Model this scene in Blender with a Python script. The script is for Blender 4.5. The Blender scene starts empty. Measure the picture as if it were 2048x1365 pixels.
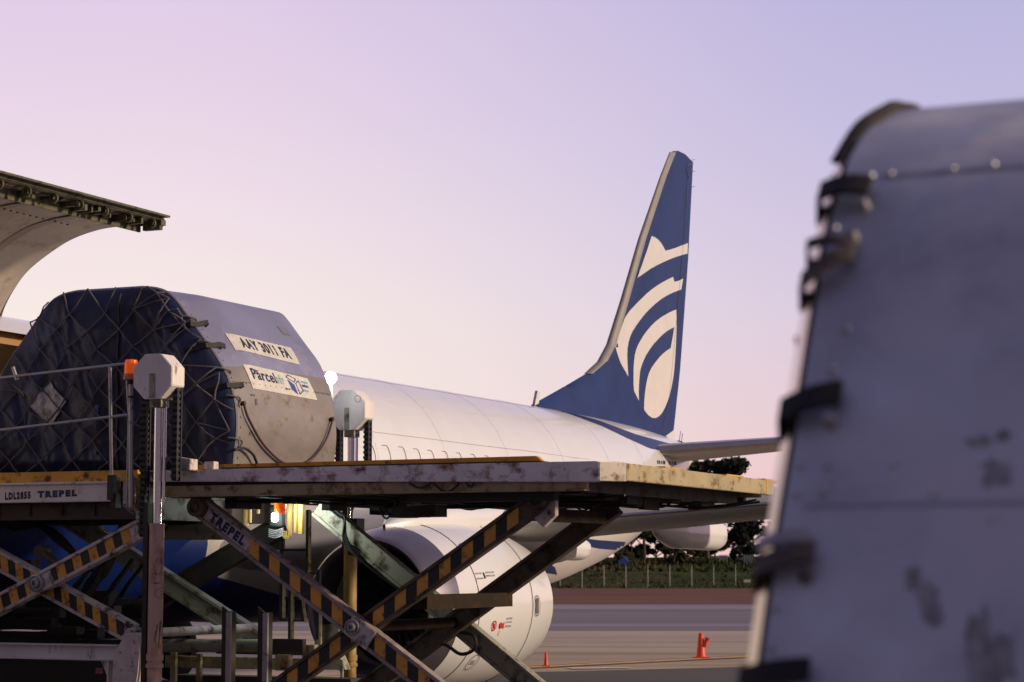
import bpy, bmesh, math, random
import numpy as np
from mathutils import Vector, Matrix, noise
from mathutils.geometry import delaunay_2d_cdt
random.seed(7)
R = math.radians
SC = bpy.context.scene
COL = SC.collection

# ------------------------------------------------------------------ camera
F_PX, CAM_H, PITCH = 4290.65, 1.9633, R(5.993)      # focal length in pixels of a 2048 px wide frame
cd = bpy.data.cameras.new("camera"); cam = bpy.data.objects.new("camera", cd); COL.objects.link(cam)
cam.location = (0, 0, CAM_H); cam.rotation_euler = (R(90) + PITCH, 0, 0)
cd.sensor_width = 36; cd.lens = 36 * F_PX / 2048; cd.clip_start = .1; cd.clip_end = 6000
cd.dof.use_dof = True; cd.dof.focus_distance = 27; cd.dof.aperture_fstop = 3.9
SC.camera = cam
SC.view_settings.view_transform = 'Standard'; SC.view_settings.look = 'None'
SC.view_settings.exposure = 0; SC.view_settings.gamma = 1

# ------------------------------------------------------------------ dusk sky (a function of the compass direction)
wd = bpy.data.worlds.new("World"); SC.world = wd; wd.use_nodes = True
nt = wd.node_tree; N = nt.nodes; L = nt.links; N.clear()
def mth(op, a, b=None, clamp=False):
    n = N.new('ShaderNodeMath'); n.operation = op; n.use_clamp = clamp
    for i, v in enumerate((a, b)):
        if v is None: continue
        if isinstance(v, (int, float)): n.inputs[i].default_value = v
        else: L.new(v, n.inputs[i])
    return n.outputs[0]
def s2l(c):
    return tuple((x / 12.92 if x <= .04045 else ((x + .055) / 1.055) ** 2.4) for x in c) + (1,)
def hexc(h):
    return s2l(tuple(int(h[i:i + 2], 16) / 255 for i in (0, 2, 4)))
tc = N.new('ShaderNodeTexCoord'); sx = N.new('ShaderNodeSeparateXYZ'); L.new(tc.outputs['Generated'], sx.inputs[0])
X_, Y_, Z_ = sx.outputs
def ramp(fac, stops):
    r = N.new('ShaderNodeValToRGB'); e = r.color_ramp.elements
    while len(e) < len(stops): e.new(.5)
    for i, (p, c) in enumerate(stops): e[i].position = p; e[i].color = hexc(c)
    L.new(fac, r.inputs[0]); return r.outputs[0]
def mixc(f, a, b):
    m = N.new('ShaderNodeMix'); m.data_type = 'RGBA'
    L.new(f, m.inputs[0]); L.new(a, m.inputs[6]); L.new(b, m.inputs[7]); return m.outputs[2]
el = mth('MULTIPLY', Z_, 1.0)
elc = mth('MAXIMUM', el, 0.0)
right = ramp(elc, [(0, 'F0BEBC'), (.03, 'EDC2C6'), (.065, 'E6C8D2'), (.12, 'D8C9E0'), (.19, 'C6BFE0'), (.27, 'B9B4DC'), (.5, '8583AE'), (1, '55557A')])
left = ramp(elc, [(0, 'FBE6D0'), (.06, 'FCF0E2'), (.11, 'F9EBE4'), (.16, 'F2E1E8'), (.21, 'E9D5E8'), (.27, 'DFCBE7'), (.5, 'A096BC'), (1, '55557A')])
az = mth('ARCTAN2', X_, Y_)                      # 0 ahead of the camera, positive to the right
gl = mth('DIVIDE', mth('SUBTRACT', .17, az), .34)
gl = N.new('ShaderNodeMapRange'); gl.interpolation_type = 'SMOOTHSTEP'
gl.inputs['From Min'].default_value = .23; gl.inputs['From Max'].default_value = -.19
L.new(az, gl.inputs['Value'])
sky = mixc(gl.outputs[0], right, left)
back = ramp(elc, [(0, '6E5E66'), (.15, '6A6070'), (.4, '605C74'), (1, '5A5A7E')])
bk = N.new('ShaderNodeMapRange'); bk.interpolation_type = 'SMOOTHSTEP'
bk.inputs['From Min'].default_value = .75; bk.inputs['From Max'].default_value = -.6
L.new(Y_, bk.inputs['Value'])
sky2 = mixc(bk.outputs[0], sky, back)
bg = N.new('ShaderNodeBackground'); bg.inputs['Strength'].default_value = 1.0
wo = N.new('ShaderNodeOutputWorld'); L.new(sky2, bg.inputs[0]); L.new(bg.outputs[0], wo.inputs[0])

# apron floodlighting / last light: one warm low lamp from the right
AL = R(24.1423)
sd = bpy.data.lights.new("sun", 'SUN'); sd.energy = 3.5; sd.angle = R(7); sd.color = (1, .79, .55)
so = bpy.data.objects.new("sun", sd); COL.objects.link(so)
sun_from = Vector((1, -.16, .34)).normalized()
so.rotation_euler = sun_from.to_track_quat('Z', 'Y').to_euler()

# ------------------------------------------------------------------ frames
# Aircraft and loader share one frame: P = sideways out of the aircraft's port side, A = aft along it, Z = up.
NX, NY = -11.2808, 19.0596
sa, ca = math.sin(AL), math.cos(AL)
def W(P, A, Z): return Vector((NX + A * sa + P * ca, NY + A * ca - P * sa, Z))
CP = (-NX) * ca - (-NY) * sa; CA = (-NX) * sa + (-NY) * ca
def ray(px, py):
    u = (px - 1024) / F_PX; v = (682.5 - py) / F_PX
    d = (u, math.cos(PITCH) - v * math.sin(PITCH), math.sin(PITCH) + v * math.cos(PITCH))
    return (d[0] * ca - d[1] * sa, d[0] * sa + d[1] * ca, d[2]), d
def atA(px, py, A):
    r = ray(px, py)[0]; t = (A - CA) / r[1]; return (CP + t * r[0], A, CAM_H + t * r[2])
def atP(px, py, P):
    r = ray(px, py)[0]; t = (P - CP) / r[0]; return (P, CA + t * r[1], CAM_H + t * r[2])
def march(px, py, inside, t0, t1, n=900):
    r = ray(px, py)[0]; q = lambda t: (CP + t * r[0], CA + t * r[1], CAM_H + t * r[2])
    p = t0
    for i in range(1, n + 1):
        t = t0 + (t1 - t0) * i / n
        if inside(*q(t)):
            a, b = p, t
            for _ in range(25):
                m = (a + b) / 2
                if inside(*q(m)): b = m
                else: a = m
            return q(b)
        p = t
    return None
def gx(px, D): return (px - 1024) * D / F_PX
def gz(py, D): return CAM_H + (1133 - py) * D / F_PX

# ------------------------------------------------------------------ materials
def mat(name, col, rough=.6, metal=0, spots=None, amt=.5, scale=4, stretch=(1, 1, 1), bump=0, vary=.12, coat=0, spec=.5, vscale=None, bscale=40):
    m = bpy.data.materials.new(name); m.use_nodes = True
    t = m.node_tree; n = t.nodes; l = t.links; b = n['Principled BSDF']
    col = hexc(col) if isinstance(col, str) else tuple(col) + (1,)
    b.inputs['Roughness'].default_value = rough; b.inputs['Metallic'].default_value = metal
    b.inputs['Specular IOR Level'].default_value = spec
    b.inputs['Coat Weight'].default_value = coat; b.inputs['Coat Roughness'].default_value = .08
    tcn = n.new('ShaderNodeTexCoord'); mp = n.new('ShaderNodeMapping'); mp.inputs['Scale'].default_value = stretch
    l.new(tcn.outputs['Object'], mp.inputs[0])
    nz = n.new('ShaderNodeTexNoise'); nz.inputs['Scale'].default_value = vscale or scale * .6; nz.inputs['Detail'].default_value = 6
    l.new(mp.outputs[0], nz.inputs['Vector'])
    cr = n.new('ShaderNodeValToRGB'); e = cr.color_ramp.elements
    e[0].position = .3; e[1].position = .72
    e[0].color = tuple(c * (1 - vary) for c in col[:3]) + (1,); e[1].color = tuple(min(1, c * (1 + vary)) for c in col[:3]) + (1,)
    l.new(nz.outputs[0], cr.inputs[0]); out = cr.outputs[0]
    if spots:
        sc = hexc(spots) if isinstance(spots, str) else tuple(spots) + (1,)
        n2 = n.new('ShaderNodeTexNoise'); n2.inputs['Scale'].default_value = scale; n2.inputs['Detail'].default_value = 9
        n2.inputs['Roughness'].default_value = .68
        l.new(mp.outputs[0], n2.inputs['Vector'])
        r2 = n.new('ShaderNodeValToRGB'); r2.color_ramp.elements[0].position = .62 - amt * .22; r2.color_ramp.elements[1].position = .70 - amt * .1
        l.new(n2.outputs[0], r2.inputs[0])
        mx = n.new('ShaderNodeMix'); mx.data_type = 'RGBA'; l.new(r2.outputs[0], mx.inputs[0]); l.new(out, mx.inputs[6]); mx.inputs[7].default_value = sc
        out = mx.outputs[2]
        rr = n.new('ShaderNodeMapRange'); rr.inputs['To Min'].default_value = rough; rr.inputs['To Max'].default_value = min(1, rough + .3)
        l.new(r2.outputs[0], rr.inputs['Value']); l.new(rr.outputs[0], b.inputs['Roughness'])
    l.new(out, b.inputs['Base Color'])
    if bump:
        n3 = n.new('ShaderNodeTexNoise'); n3.inputs['Scale'].default_value = bscale; n3.inputs['Detail'].default_value = 4
        l.new(mp.outputs[0], n3.inputs['Vector'])
        bp = n.new('ShaderNodeBump'); bp.inputs['Strength'].default_value = bump; bp.inputs['Distance'].default_value = .02
        l.new(n3.outputs[0], bp.inputs['Height']); l.new(bp.outputs[0], b.inputs['Normal'])
    return m
def emis(name, col, s):
    m = bpy.data.materials.new(name); m.use_nodes = True; b = m.node_tree.nodes['Principled BSDF']
    b.inputs['Base Color'].default_value = hexc(col); b.inputs['Emission Color'].default_value = hexc(col); b.inputs['Emission Strength'].default_value = s
    return m
M = {}
M['white_paint'] = mat('white_paint', (.80, .74, .72), .45, spots=(.16, .08, .045), amt=.22, scale=5, stretch=(1, 1, .35), bump=.05)
M['rail_paint'] = mat('rail_paint', (.86, .79, .80), .5, spots=(.20, .07, .03), amt=.55, scale=4.5, stretch=(1, 1, 1.3), bump=.1)
M['cream_paint'] = mat('cream_paint', (.42, .34, .19), .6, spots=(.13, .065, .025), amt=.5, scale=7, stretch=(1, .6, 1), bump=.08)
M['arm_paint'] = mat('arm_paint', (.66, .57, .54), .5, spots=(.06, .04, .035), amt=.55, scale=7, bump=.12)
M['arm_dark'] = mat('arm_dark', (.11, .085, .06), .5, spots=(.035, .022, .015), amt=.6, scale=5, bump=.15)
M['arm_far'] = mat('arm_far', (.36, .35, .26), .5, spots=(.08, .07, .05), amt=.5, scale=6, bump=.12)
M['dark_steel'] = mat('dark_steel', (.035, .032, .032), .6, spots=(.07, .04, .02), amt=.5, scale=5, bump=.1)
M['black'] = mat('black', (.018, .018, .02), .5, bump=.05)
M['rubber'] = mat('rubber', (.02, .02, .022), .75, bump=.1)
M['yellow'] = mat('yellow', (.70, .35, .03), .5, spots=(.12, .05, .02), amt=.4, scale=6, bump=.06)
M['haz_yellow'] = mat('haz_yellow', (.80, .38, .06), .5, spots=(.16, .09, .04), amt=.4, scale=9, bump=.05)
M['haz_black'] = mat('haz_black', (.022, .022, .028), .5, spots=(.07, .06, .05), amt=.3, scale=12)
M['chrome'] = mat('chrome', (.80, .79, .82), .12, 1, vary=.05, vscale=30)
M['rust_tube'] = mat('rust_tube', (.66, .42, .33), .5, spots=(.22, .07, .035), amt=.5, scale=3, stretch=(1, 1, .4), bump=.1)
M['rust_yellow'] = mat('rust_yellow', (.42, .27, .08), .5, spots=(.16, .07, .025), amt=.65, scale=3, stretch=(1, 1, .4), bump=.1)
M['galv'] = mat('galv', (.42, .41, .42), .4, .6, spots=(.12, .09, .07), amt=.25, scale=8)
M['alu'] = mat('aluminium', (.35, .34, .46), .42, .55, spots=(.29, .29, .42), amt=.3, scale=2.5, bump=.14, vary=.12, bscale=5)  # lilac of the reflected sky put into the upper panels' base colour
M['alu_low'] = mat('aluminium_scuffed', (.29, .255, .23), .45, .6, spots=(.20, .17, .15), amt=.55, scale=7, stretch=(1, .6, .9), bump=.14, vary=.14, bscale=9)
M['alu2'] = mat('aluminium_worn', (.56, .57, .62), .48, .6, spots=(.70, .70, .74), amt=.75, scale=3.2, bump=.15, vary=.24, bscale=5, vscale=4)
M['tarp'] = mat('tarp', (.015, .024, .075), .40, spots=(.016, .016, .024), amt=.75, scale=2.2, stretch=(1, 1, .5), bump=.6, vary=.5, bscale=7)
M['strap'] = mat('strap', (.009, .008, .009), .7, bump=.1)
M['net'] = mat('net_cord', (.15, .135, .14), .8, vary=.3)
M['plate'] = mat('plate_white', (.66, .63, .58), .5, spots=(.30, .25, .20), amt=.22, scale=14)
M['ink'] = mat('ink_black', (.02, .02, .025), .5)
M['ink_navy'] = mat('ink_navy', (.012, .02, .09), .5)
M['ink_blue'] = mat('ink_blue', (.03, .06, .30), .5)
M['ink_teal'] = mat('ink_teal', (.18, .42, .45), .5)
M['ink_pale'] = mat('ink_pale_teal', (.36, .50, .48), .5, spots=(.6, .57, .52), amt=.4, scale=30)
M['ink_red'] = mat('ink_red', (.55, .03, .03), .5)
M['ac_white'] = mat('aircraft_white', (.76, .75, .76), .28, vary=.03, vscale=1.2, coat=.5)
M['ac_blue'] = mat('aircraft_blue', (.008, .028, .135), .5, vary=.15, vscale=1.5, coat=.0, spec=.22)
M['ac_bluefus'] = mat('aircraft_deep_blue', (.005, .017, .11), .4, vary=.1, vscale=1.5, coat=.0, spec=.3)
M['ac_logo'] = mat('aircraft_logo_cream', (.66, .62, .58), .35, vary=.04, vscale=2, coat=.3)
M['ac_grey'] = mat('aircraft_grey', (.38, .37, .36), .38, vary=.08, vscale=1.5, spots=(.28, .27, .26), amt=.25, scale=3)
M['ac_metal'] = mat('bare_metal', (.38, .36, .39), .25, .8, vary=.1)
M['lip_metal'] = mat('lip_metal', (.20, .18, .21), .3, .7, vary=.12)
M['tube_dark'] = mat('tube_dark', (.035, .026, .02), .9, spots=(.07, .04, .025), amt=.5, scale=6, spec=.08)
M['seam_soft'] = mat('seam_soft', (.60, .59, .60), .5)
M['ac_line'] = mat('panel_line', (.12, .11, .12), .6)
M['lining'] = mat('door_lining', (.36, .31, .27), .6, spots=(.29, .24, .20), amt=.3, scale=3)
M['lining2'] = mat('hold_lining', (.45, .27, .13), .6)
M['primer'] = mat('primer_green', (.10, .09, .045), .55, spots=(.03, .03, .02), amt=.6, scale=9, bump=.2)
M['orange_cone'] = mat('cone_orange', (.80, .07, .035), .5, spots=(.30, .04, .03), amt=.2, scale=20)
M['bark'] = mat('bark', (.07, .045, .04), .9, bump=.4)
M['post'] = mat('fence_post', (.33, .31, .28), .7)

# ------------------------------------------------------------------ mesh building
BASE = {}
class B:
    def __init__(s): s.v = []; s.f = []; s.m = []
    def add(s, v, f, mi=0):
        o = len(s.v); s.v += [tuple(x) for x in v]; s.f += [tuple(i + o for i in q) for q in f]; s.m += [mi] * len(f); return s
    def box(s, a, b, mi=0):
        x0, y0, z0 = [min(a[i], b[i]) for i in range(3)]; x1, y1, z1 = [max(a[i], b[i]) for i in range(3)]
        v = [(x0, y0, z0), (x1, y0, z0), (x1, y1, z0), (x0, y1, z0), (x0, y0, z1), (x1, y0, z1), (x1, y1, z1), (x0, y1, z1)]
        return s.add(v, [(0, 3, 2, 1), (4, 5, 6, 7), (0, 1, 5, 4), (1, 2, 6, 5), (2, 3, 7, 6), (3, 0, 4, 7)], mi)
    def prism(s, poly, axis, a, b, mi=0):
        """poly: 2D points in the other two axes (order kept); extruded along axis from a to b"""
        n = len(poly); v = []
        for c in (a, b):
            for p in poly:
                q = list(p); q.insert(axis, c); v.append(tuple(q))
        f = [tuple(range(n)), tuple(range(2 * n - 1, n - 1, -1))] + [(i, i + n, (i + 1) % n + n, (i + 1) % n) for i in range(n)]
        return s.add(v, f, mi)
    def cyl(s, p, q, r, r2=None, n=16, mi=0, caps=True):
        p = Vector(p); q = Vector(q); r2 = r if r2 is None else r2; d = (q - p).normalized()
        u = d.orthogonal().normalized(); w = d.cross(u); v = []
        for c, rr in ((p, r), (q, r2)):
            for i in range(n):
                a = 2 * math.pi * i / n; v.append(tuple(c + (u * math.cos(a) + w * math.sin(a)) * rr))
        f = [(i, (i + 1) % n, (i + 1) % n + n, i + n) for i in range(n)]
        if caps: f += [tuple(range(n - 1, -1, -1)), tuple(range(n, 2 * n))]
        return s.add(v, f, mi)
    def lathe(s, p, d, prof, n=40, mi=0, close=False):
        p = Vector(p); d = Vector(d).normalized(); u = d.orthogonal().normalized(); w = d.cross(u); v = []
        for (t, r) in prof:
            for i in range(n):
                a = 2 * math.pi * i / n; v.append(tuple(p + d * t + (u * math.cos(a) + w * math.sin(a)) * r))
        f = []
        for k in range(len(prof) - 1):
            for i in range(n): f.append((k * n + i, k * n + (i + 1) % n, (k + 1) * n + (i + 1) % n, (k + 1) * n + i))
        return s.add(v, f, mi)
    def tube(s, pts, r, n=6, mi=0, sm=1):
        pts = [Vector(p) for p in pts]
        if sm > 1 and len(pts) > 2:
            o = []
            for i in range(len(pts) - 1):
                p0 = pts[max(i - 1, 0)]; p1 = pts[i]; p2 = pts[i + 1]; p3 = pts[min(i + 2, len(pts) - 1)]
                for k in range(sm):
                    t = k / sm
                    o.append(.5 * ((2 * p1) + (p2 - p0) * t + (2 * p0 - 5 * p1 + 4 * p2 - p3) * t * t + (3 * p1 - p0 - 3 * p2 + p3) * t ** 3))
            o.append(pts[-1]); pts = o
        v = []; u = None
        for i, p in enumerate(pts):
            d = (pts[min(i + 1, len(pts) - 1)] - pts[max(i - 1, 0)])
            d = d.normalized() if d.length > 1e-9 else Vector((0, 0, 1))
            if u is None: u = d.orthogonal().normalized()
            else:
                u = u - d * u.dot(d); u = u.normalized() if u.length > 1e-6 else d.orthogonal().normalized()
            w = d.cross(u)
            for k in range(n):
                a = 2 * math.pi * k / n; v.append(tuple(p + (u * math.cos(a) + w * math.sin(a)) * r))
        f = []
        for i in range(len(pts) - 1):
            for k in range(n): f.append((i * n + k, i * n + (k + 1) % n, (i + 1) * n + (k + 1) % n, (i + 1) * n + k))
        f += [tuple(range(n - 1, -1, -1)), tuple((len(pts) - 1) * n + k for k in range(n))]
        return s.add(v, f, mi)
    def grid(s, fn, nu, nv, mi=0, skip=None):
        v = [fn(i / nu, j / nv) for i in range(nu + 1) for j in range(nv + 1)]; f = []
        for i in range(nu):
            for j in range(nv):
                if skip and skip(i, j): continue
                f.append((i * (nv + 1) + j, (i + 1) * (nv + 1) + j, (i + 1) * (nv + 1) + j + 1, i * (nv + 1) + j + 1))
        return s.add(v, f, mi)
def finish(b, name, mats, parent=None, base=None, smooth=False, bevel=0, frame=True, norm=True, merge=False):
    me = bpy.data.meshes.new(name)
    if parent is not None: base = BASE[parent.name]
    elif base is None:
        xs = np.array(b.v); lo = xs.min(0); hi = xs.max(0); base = ((lo[0] + hi[0]) / 2, (lo[1] + hi[1]) / 2, lo[2])
    me.from_pydata([(v[0] - base[0], v[1] - base[1], v[2] - base[2]) for v in b.v], [], b.f)
    ms = mats if isinstance(mats, (list, tuple)) else [mats]
    for m in ms: me.materials.append(M[m] if isinstance(m, str) else m)
    if len(ms) > 1: me.polygons.foreach_set('material_index', b.m)
    me.update()
    if norm or bevel or merge:
        bm = bmesh.new(); bm.from_mesh(me)
        if merge: bmesh.ops.remove_doubles(bm, verts=bm.verts, dist=1e-5)
        if bevel: bmesh.ops.bevel(bm, geom=[e for e in bm.edges if len(e.link_faces) == 2 and e.calc_face_angle(0) > .6], offset=bevel, segments=2, affect='EDGES', clamp_overlap=True)
        if norm: bmesh.ops.recalc_face_normals(bm, faces=bm.faces)
        bm.to_mesh(me); bm.free()
    if smooth:
        me.polygons.foreach_set('use_smooth', [True] * len(me.polygons))
        try: me.set_sharp_from_angle(angle=R(38))
        except Exception: pass
    o = bpy.data.objects.new(name, me); COL.objects.link(o)
    if parent is not None: o.parent = parent
    else:
        if frame: o.location = W(*base); o.rotation_euler = (0, 0, -AL)
        else: o.location = base
    BASE[o.name] = base
    return o
def finish_each(b, name, mats, parent, n_v, **k):
    # every n_v vertices are one piece
    for i in range(0, len(b.v), n_v):
        q = B(); q.v = b.v[i:i + n_v]; q.f = [tuple(j - i for j in f) for f in b.f if i <= f[0] < i + n_v]; q.m = [0] * len(q.f); finish(q, name, mats, parent, **k)
def tag(o, label=None, cat=None, group=None, kind=None):
    if label: o['label'] = label
    if cat: o['category'] = cat
    if group: o['group'] = group
    if kind: o['kind'] = kind
    return o
def thing(name, label, cat, base, frame=True, group=None):
    o = bpy.data.objects.new(name, None); COL.objects.link(o); o.empty_display_size = .3
    if frame: o.location = W(*base); o.rotation_euler = (0, 0, -AL)
    else: o.location = base
    BASE[o.name] = tuple(base); return tag(o, label, cat, group)
def text2d(txt, bold=.0):
    c = bpy.data.curves.new('t', 'FONT'); c.body = txt; c.offset = bold; c.resolution_u = 3; c.space_character = 1 + bold * 4.5
    o = bpy.data.objects.new('t', c); COL.objects.link(o)
    dg = bpy.context.evaluated_depsgraph_get(); me = bpy.data.meshes.new_from_object(o.evaluated_get(dg))
    v = [(p.co.x, p.co.y) for p in me.vertices]; f = [tuple(p.vertices) for p in me.polygons]
    bpy.data.objects.remove(o); bpy.data.curves.remove(c); bpy.data.meshes.remove(me)
    x0 = min(p[0] for p in v); x1 = max(p[0] for p in v); y0 = min(p[1] for p in v); y1 = max(p[1] for p in v)
    return [((p[0] - x0) / (x1 - x0), (p[1] - y0) / (y1 - y0)) for p in v], f
def put_text(b, txt, fn, u0, u1, v0, v1, bold=.02, mi=0):
    v, f = text2d(txt, bold); b.add([fn(u0 + (u1 - u0) * p[0], v0 + (v1 - v0) * p[1]) for p in v], f, mi)
def lerp_list(x, tab):
    """smooth table lookup; tab rows (x, values...)"""
    n = len(tab)
    if x <= tab[0][0]: return tab[0][1:]
    if x >= tab[-1][0]: return tab[-1][1:]
    for i in range(n - 1):
        if tab[i][0] <= x <= tab[i + 1][0]: break
    h = tab[i + 1][0] - tab[i][0]; t = (x - tab[i][0]) / h; o = []
    for k in range(1, len(tab[0])):
        def sl(j):
            a = (tab[j][k] - tab[j - 1][k]) / (tab[j][0] - tab[j - 1][0]) if j > 0 else None
            b = (tab[j + 1][k] - tab[j][k]) / (tab[j + 1][0] - tab[j][0]) if j < n - 1 else None
            if a is None: return b
            if b is None: return a
            return 0 if a * b <= 0 else 2 * a * b / (a + b)
        y0, y1, m0, m1 = tab[i][k], tab[i + 1][k], sl(i), sl(i + 1)
        o.append((2 * t ** 3 - 3 * t * t + 1) * y0 + (t ** 3 - 2 * t * t + t) * h * m0 + (-2 * t ** 3 + 3 * t * t) * y1 + (t ** 3 - t * t) * h * m1)
    return tuple(o)

# ================================================================== SETTING
def sheet(name, pts, z, material, kind='structure'):
    b = B(); b.add([(x, y, z) for x, y in pts], [tuple(range(len(pts)))])
    return tag(finish(b, name, material, base=(0, 0, 0), frame=False, norm=False), kind=kind)
M['apron'] = mat('apron_concrete', (.40, .31, .20), .6, spots=(.27, .21, .15), amt=.6, scale=.5, stretch=(.12, 1, 1), vary=.2, vscale=.12, bump=.05, spec=.35)
M['taxi'] = mat('taxiway_asphalt', (.165, .13, .12), .6, spots=(.17, .15, .17), amt=.6, scale=.08, stretch=(.12, 1, 1), vary=.15, vscale=.03, spec=.25)
M['taxi_edge'] = mat('taxiway_shoulder', (.24, .19, .20), .6, spots=(.18, .15, .17), amt=.4, scale=.1, stretch=(.1, 1, 1), spec=.25)
M['dirt'] = mat('red_dirt', (.17, .078, .05), .95, spots=(.09, .055, .03), amt=.5, scale=.3, stretch=(.3, 1, 1), spec=.1, vary=.2)
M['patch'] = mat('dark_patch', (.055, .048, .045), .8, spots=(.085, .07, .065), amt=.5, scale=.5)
M['grassm'] = mat('grass_ground', (.045, .060, .018), .95, spots=(.075, .05, .03), amt=.35, scale=.25, stretch=(.5, 1, 1), vary=.4, vscale=.5, spec=.05)
M['blade'] = mat('grass_blades', (.036, .050, .016), .9, spots=(.13, .08, .045), amt=.7, scale=.07, vary=.4, vscale=.3, spec=.05)
sheet('ground', [(-2500, -300), (2500, -300), (2500, 4000), (-2500, 4000)], 0, 'apron')
sheet('taxiway', [(-1200, 66), (1200, 66), (1200, 112), (-1200, 112)], .004, 'taxi')
sheet('taxiway_shoulder', [(-1200, 70.5), (1200, 70.5), (1200, 74), (-1200, 74)], .008, 'taxi_edge')
sheet('runway_edge', [(-1200, 99), (1200, 99), (1200, 109), (-1200, 109)], .008, 'taxi_edge')
sheet('dirt_strip', [(-1200, 112), (1200, 112), (1200, 200), (-1200, 200)], .006, 'dirt')
sheet('asphalt_patch', [(-40, -40), (30, -40), (40, 52), (13, 44.5), (4.8, 42.6), (.9, 40.6), (-8, 37), (-14, 33), (-40, 22)], .004, 'patch')  # ground shade painted as a dark sheet, widened under the loader to cut bounce
def line_pts(p, q, w):
    p = Vector(p); q = Vector(q); n = (q - p).normalized().orthogonal() * w / 2
    return [tuple(p - n), tuple(q - n), tuple(q + n), tuple(p + n)]
M['mark_yellow'] = mat('marking_yellow', (.62, .36, .05), .6, spots=(.25, .2, .15), amt=.4, scale=3)
M['mark_white'] = mat('marking_white', (.60, .55, .55), .6, spots=(.28, .2, .2), amt=.5, scale=3)
M['mark_dark'] = mat('marking_border', (.05, .045, .05), .7)
sheet('taxi_line_border', line_pts((-3.5, 38.1), (13, 55.6), .75), .008, 'mark_dark')
sheet('taxi_line', line_pts((-3.5, 38.1), (13, 55.6), .38), .012, 'mark_yellow')
sheet('stand_marking', [(1.05, 42.0), (1.15, 41.4), (2.35, 41.7), (2.2, 42.1)], .016, 'mark_white')

def berm_z(x, y):
    t = lerp_list(y, [(188, -.05), (193, .02), (199, .35), (207, 1.35), (215, 1.7), (235, 2.5), (280, 3.2), (420, 3.4)])[0]
    return t + (.22 * noise.noise(Vector((x * .12, y * .15, 0))) + .08 * noise.noise(Vector((x * .6, y * .6, 3)))) * min(1, max(0, (y - 190) / 10))
b = B()
ys = [188, 190, 192, 194, 196, 198, 200, 202, 204, 206, 208, 211, 214, 218, 224, 232, 245, 262, 290, 420]
xs = [-400, -250, -160] + [-120 + i * 1.5 for i in range(140)] + [120, 180, 300, 500]
b.v = [(x, y, berm_z(x, y)) for y in ys for x in xs]; nx = len(xs)
b.f = [(j * nx + i, j * nx + i + 1, (j + 1) * nx + i + 1, (j + 1) * nx + i) for j in range(len(ys) - 1) for i in range(nx - 1)]; b.m = [0] * len(b.f)
tag(finish(b, 'grass_bank', 'grassm', base=(0, 0, 0), frame=False, smooth=True), kind='structure')
b = B(); rnd = random.Random(3)
for i in range(9000):
    y = 192 + 45 * rnd.random() ** 1.3; x = rnd.uniform(-16, 46) if i % 4 else rnd.uniform(-120, 120)
    s = rnd.uniform(.08, .30) * (1.7 if y > 207 else 1); z = berm_z(x, y) - .03; a = rnd.uniform(0, 3.14); dx, dy = math.cos(a) * s * .5, math.sin(a) * s * .5
    b.add([(x - dx, y - dy, z), (x + dx, y + dy, z), (x + dx * .3 + rnd.uniform(-.1, .1), y, z + s)], [(0, 1, 2)])
tag(finish(b, 'grass_tufts', 'blade', base=(0, 0, 0), frame=False, norm=False), 'rough grass and dry weeds on the bank beyond the taxiway', 'grass', kind='stuff')

# perimeter fence
M['mesh'] = mat('wire', (.25, .25, .24), .6)
fe = thing('perimeter_fence', 'tall pale posts of the perimeter fence along the grass bank', 'fence', (gx(1337, 196), 196, 0), False)
b = B()
for k in range(4): b.tube([(-70, 196, .35 + k * .52), (100, 196, .35 + k * .52)], .008, 4)
finish(b, 'wire', 'mesh', fe)
for i in range(-14, 22):
    x = gx(1163 + 43.6 * i, 196); b = B(); b.cyl((x, 196, 0), (x, 196, 1.95), .05, n=8); b.cyl((x, 196, 1.95), (x, 195.8, 2.1), .035, n=6)
    finish(b, 'fence_post', 'post', fe)
b = B(); b.box((gx(1485, 195.9), 195.86, gz(1165, 196)), (gx(1499, 195.9), 195.9, gz(1159, 196)))
finish(b, 'sign_plate', 'plate', fe)

# trees beyond the fence
def leafmat(name, c): return mat(name, c, .8, vary=.45, vscale=.35, spec=.1)
M['leaf_dark'] = leafmat('foliage_dark', (.026, .032, .020)); M['leaf_con'] = leafmat('foliage_conifer', (.020, .026, .022)); M['leaf_bush'] = leafmat('foliage_bush', (.045, .050, .026))
def crown_mesh(clumps, n, size, seed):
    r = random.Random(seed); b = B(); tot = sum(c[3] * c[4] * c[5] for c in clumps) ** 1
    for c in clumps:
        k = max(20, int(n * c[3] * c[4] * c[5] / tot))
        for _ in range(k):
            while True:
                u = Vector((r.uniform(-1, 1), r.uniform(-1, 1), r.uniform(-1, 1)))
                if .25 < u.length < 1: break
            p = Vector((c[0] + u.x * c[3], c[1] + u.y * c[4], c[2] + u.z * c[5]))
            if noise.noise(p * .55) < -.12 * 1.3: continue
            s = size * r.uniform(.5, 1.3)
            a = Vector((r.uniform(-1, 1), r.uniform(-1, 1), r.uniform(-.6, .6))).normalized() * s; q = a.orthogonal().normalized() * s * .5
            b.add([p - a, p + q, p + a, p - q], [(0, 1, 2, 3)])
    return b
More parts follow.
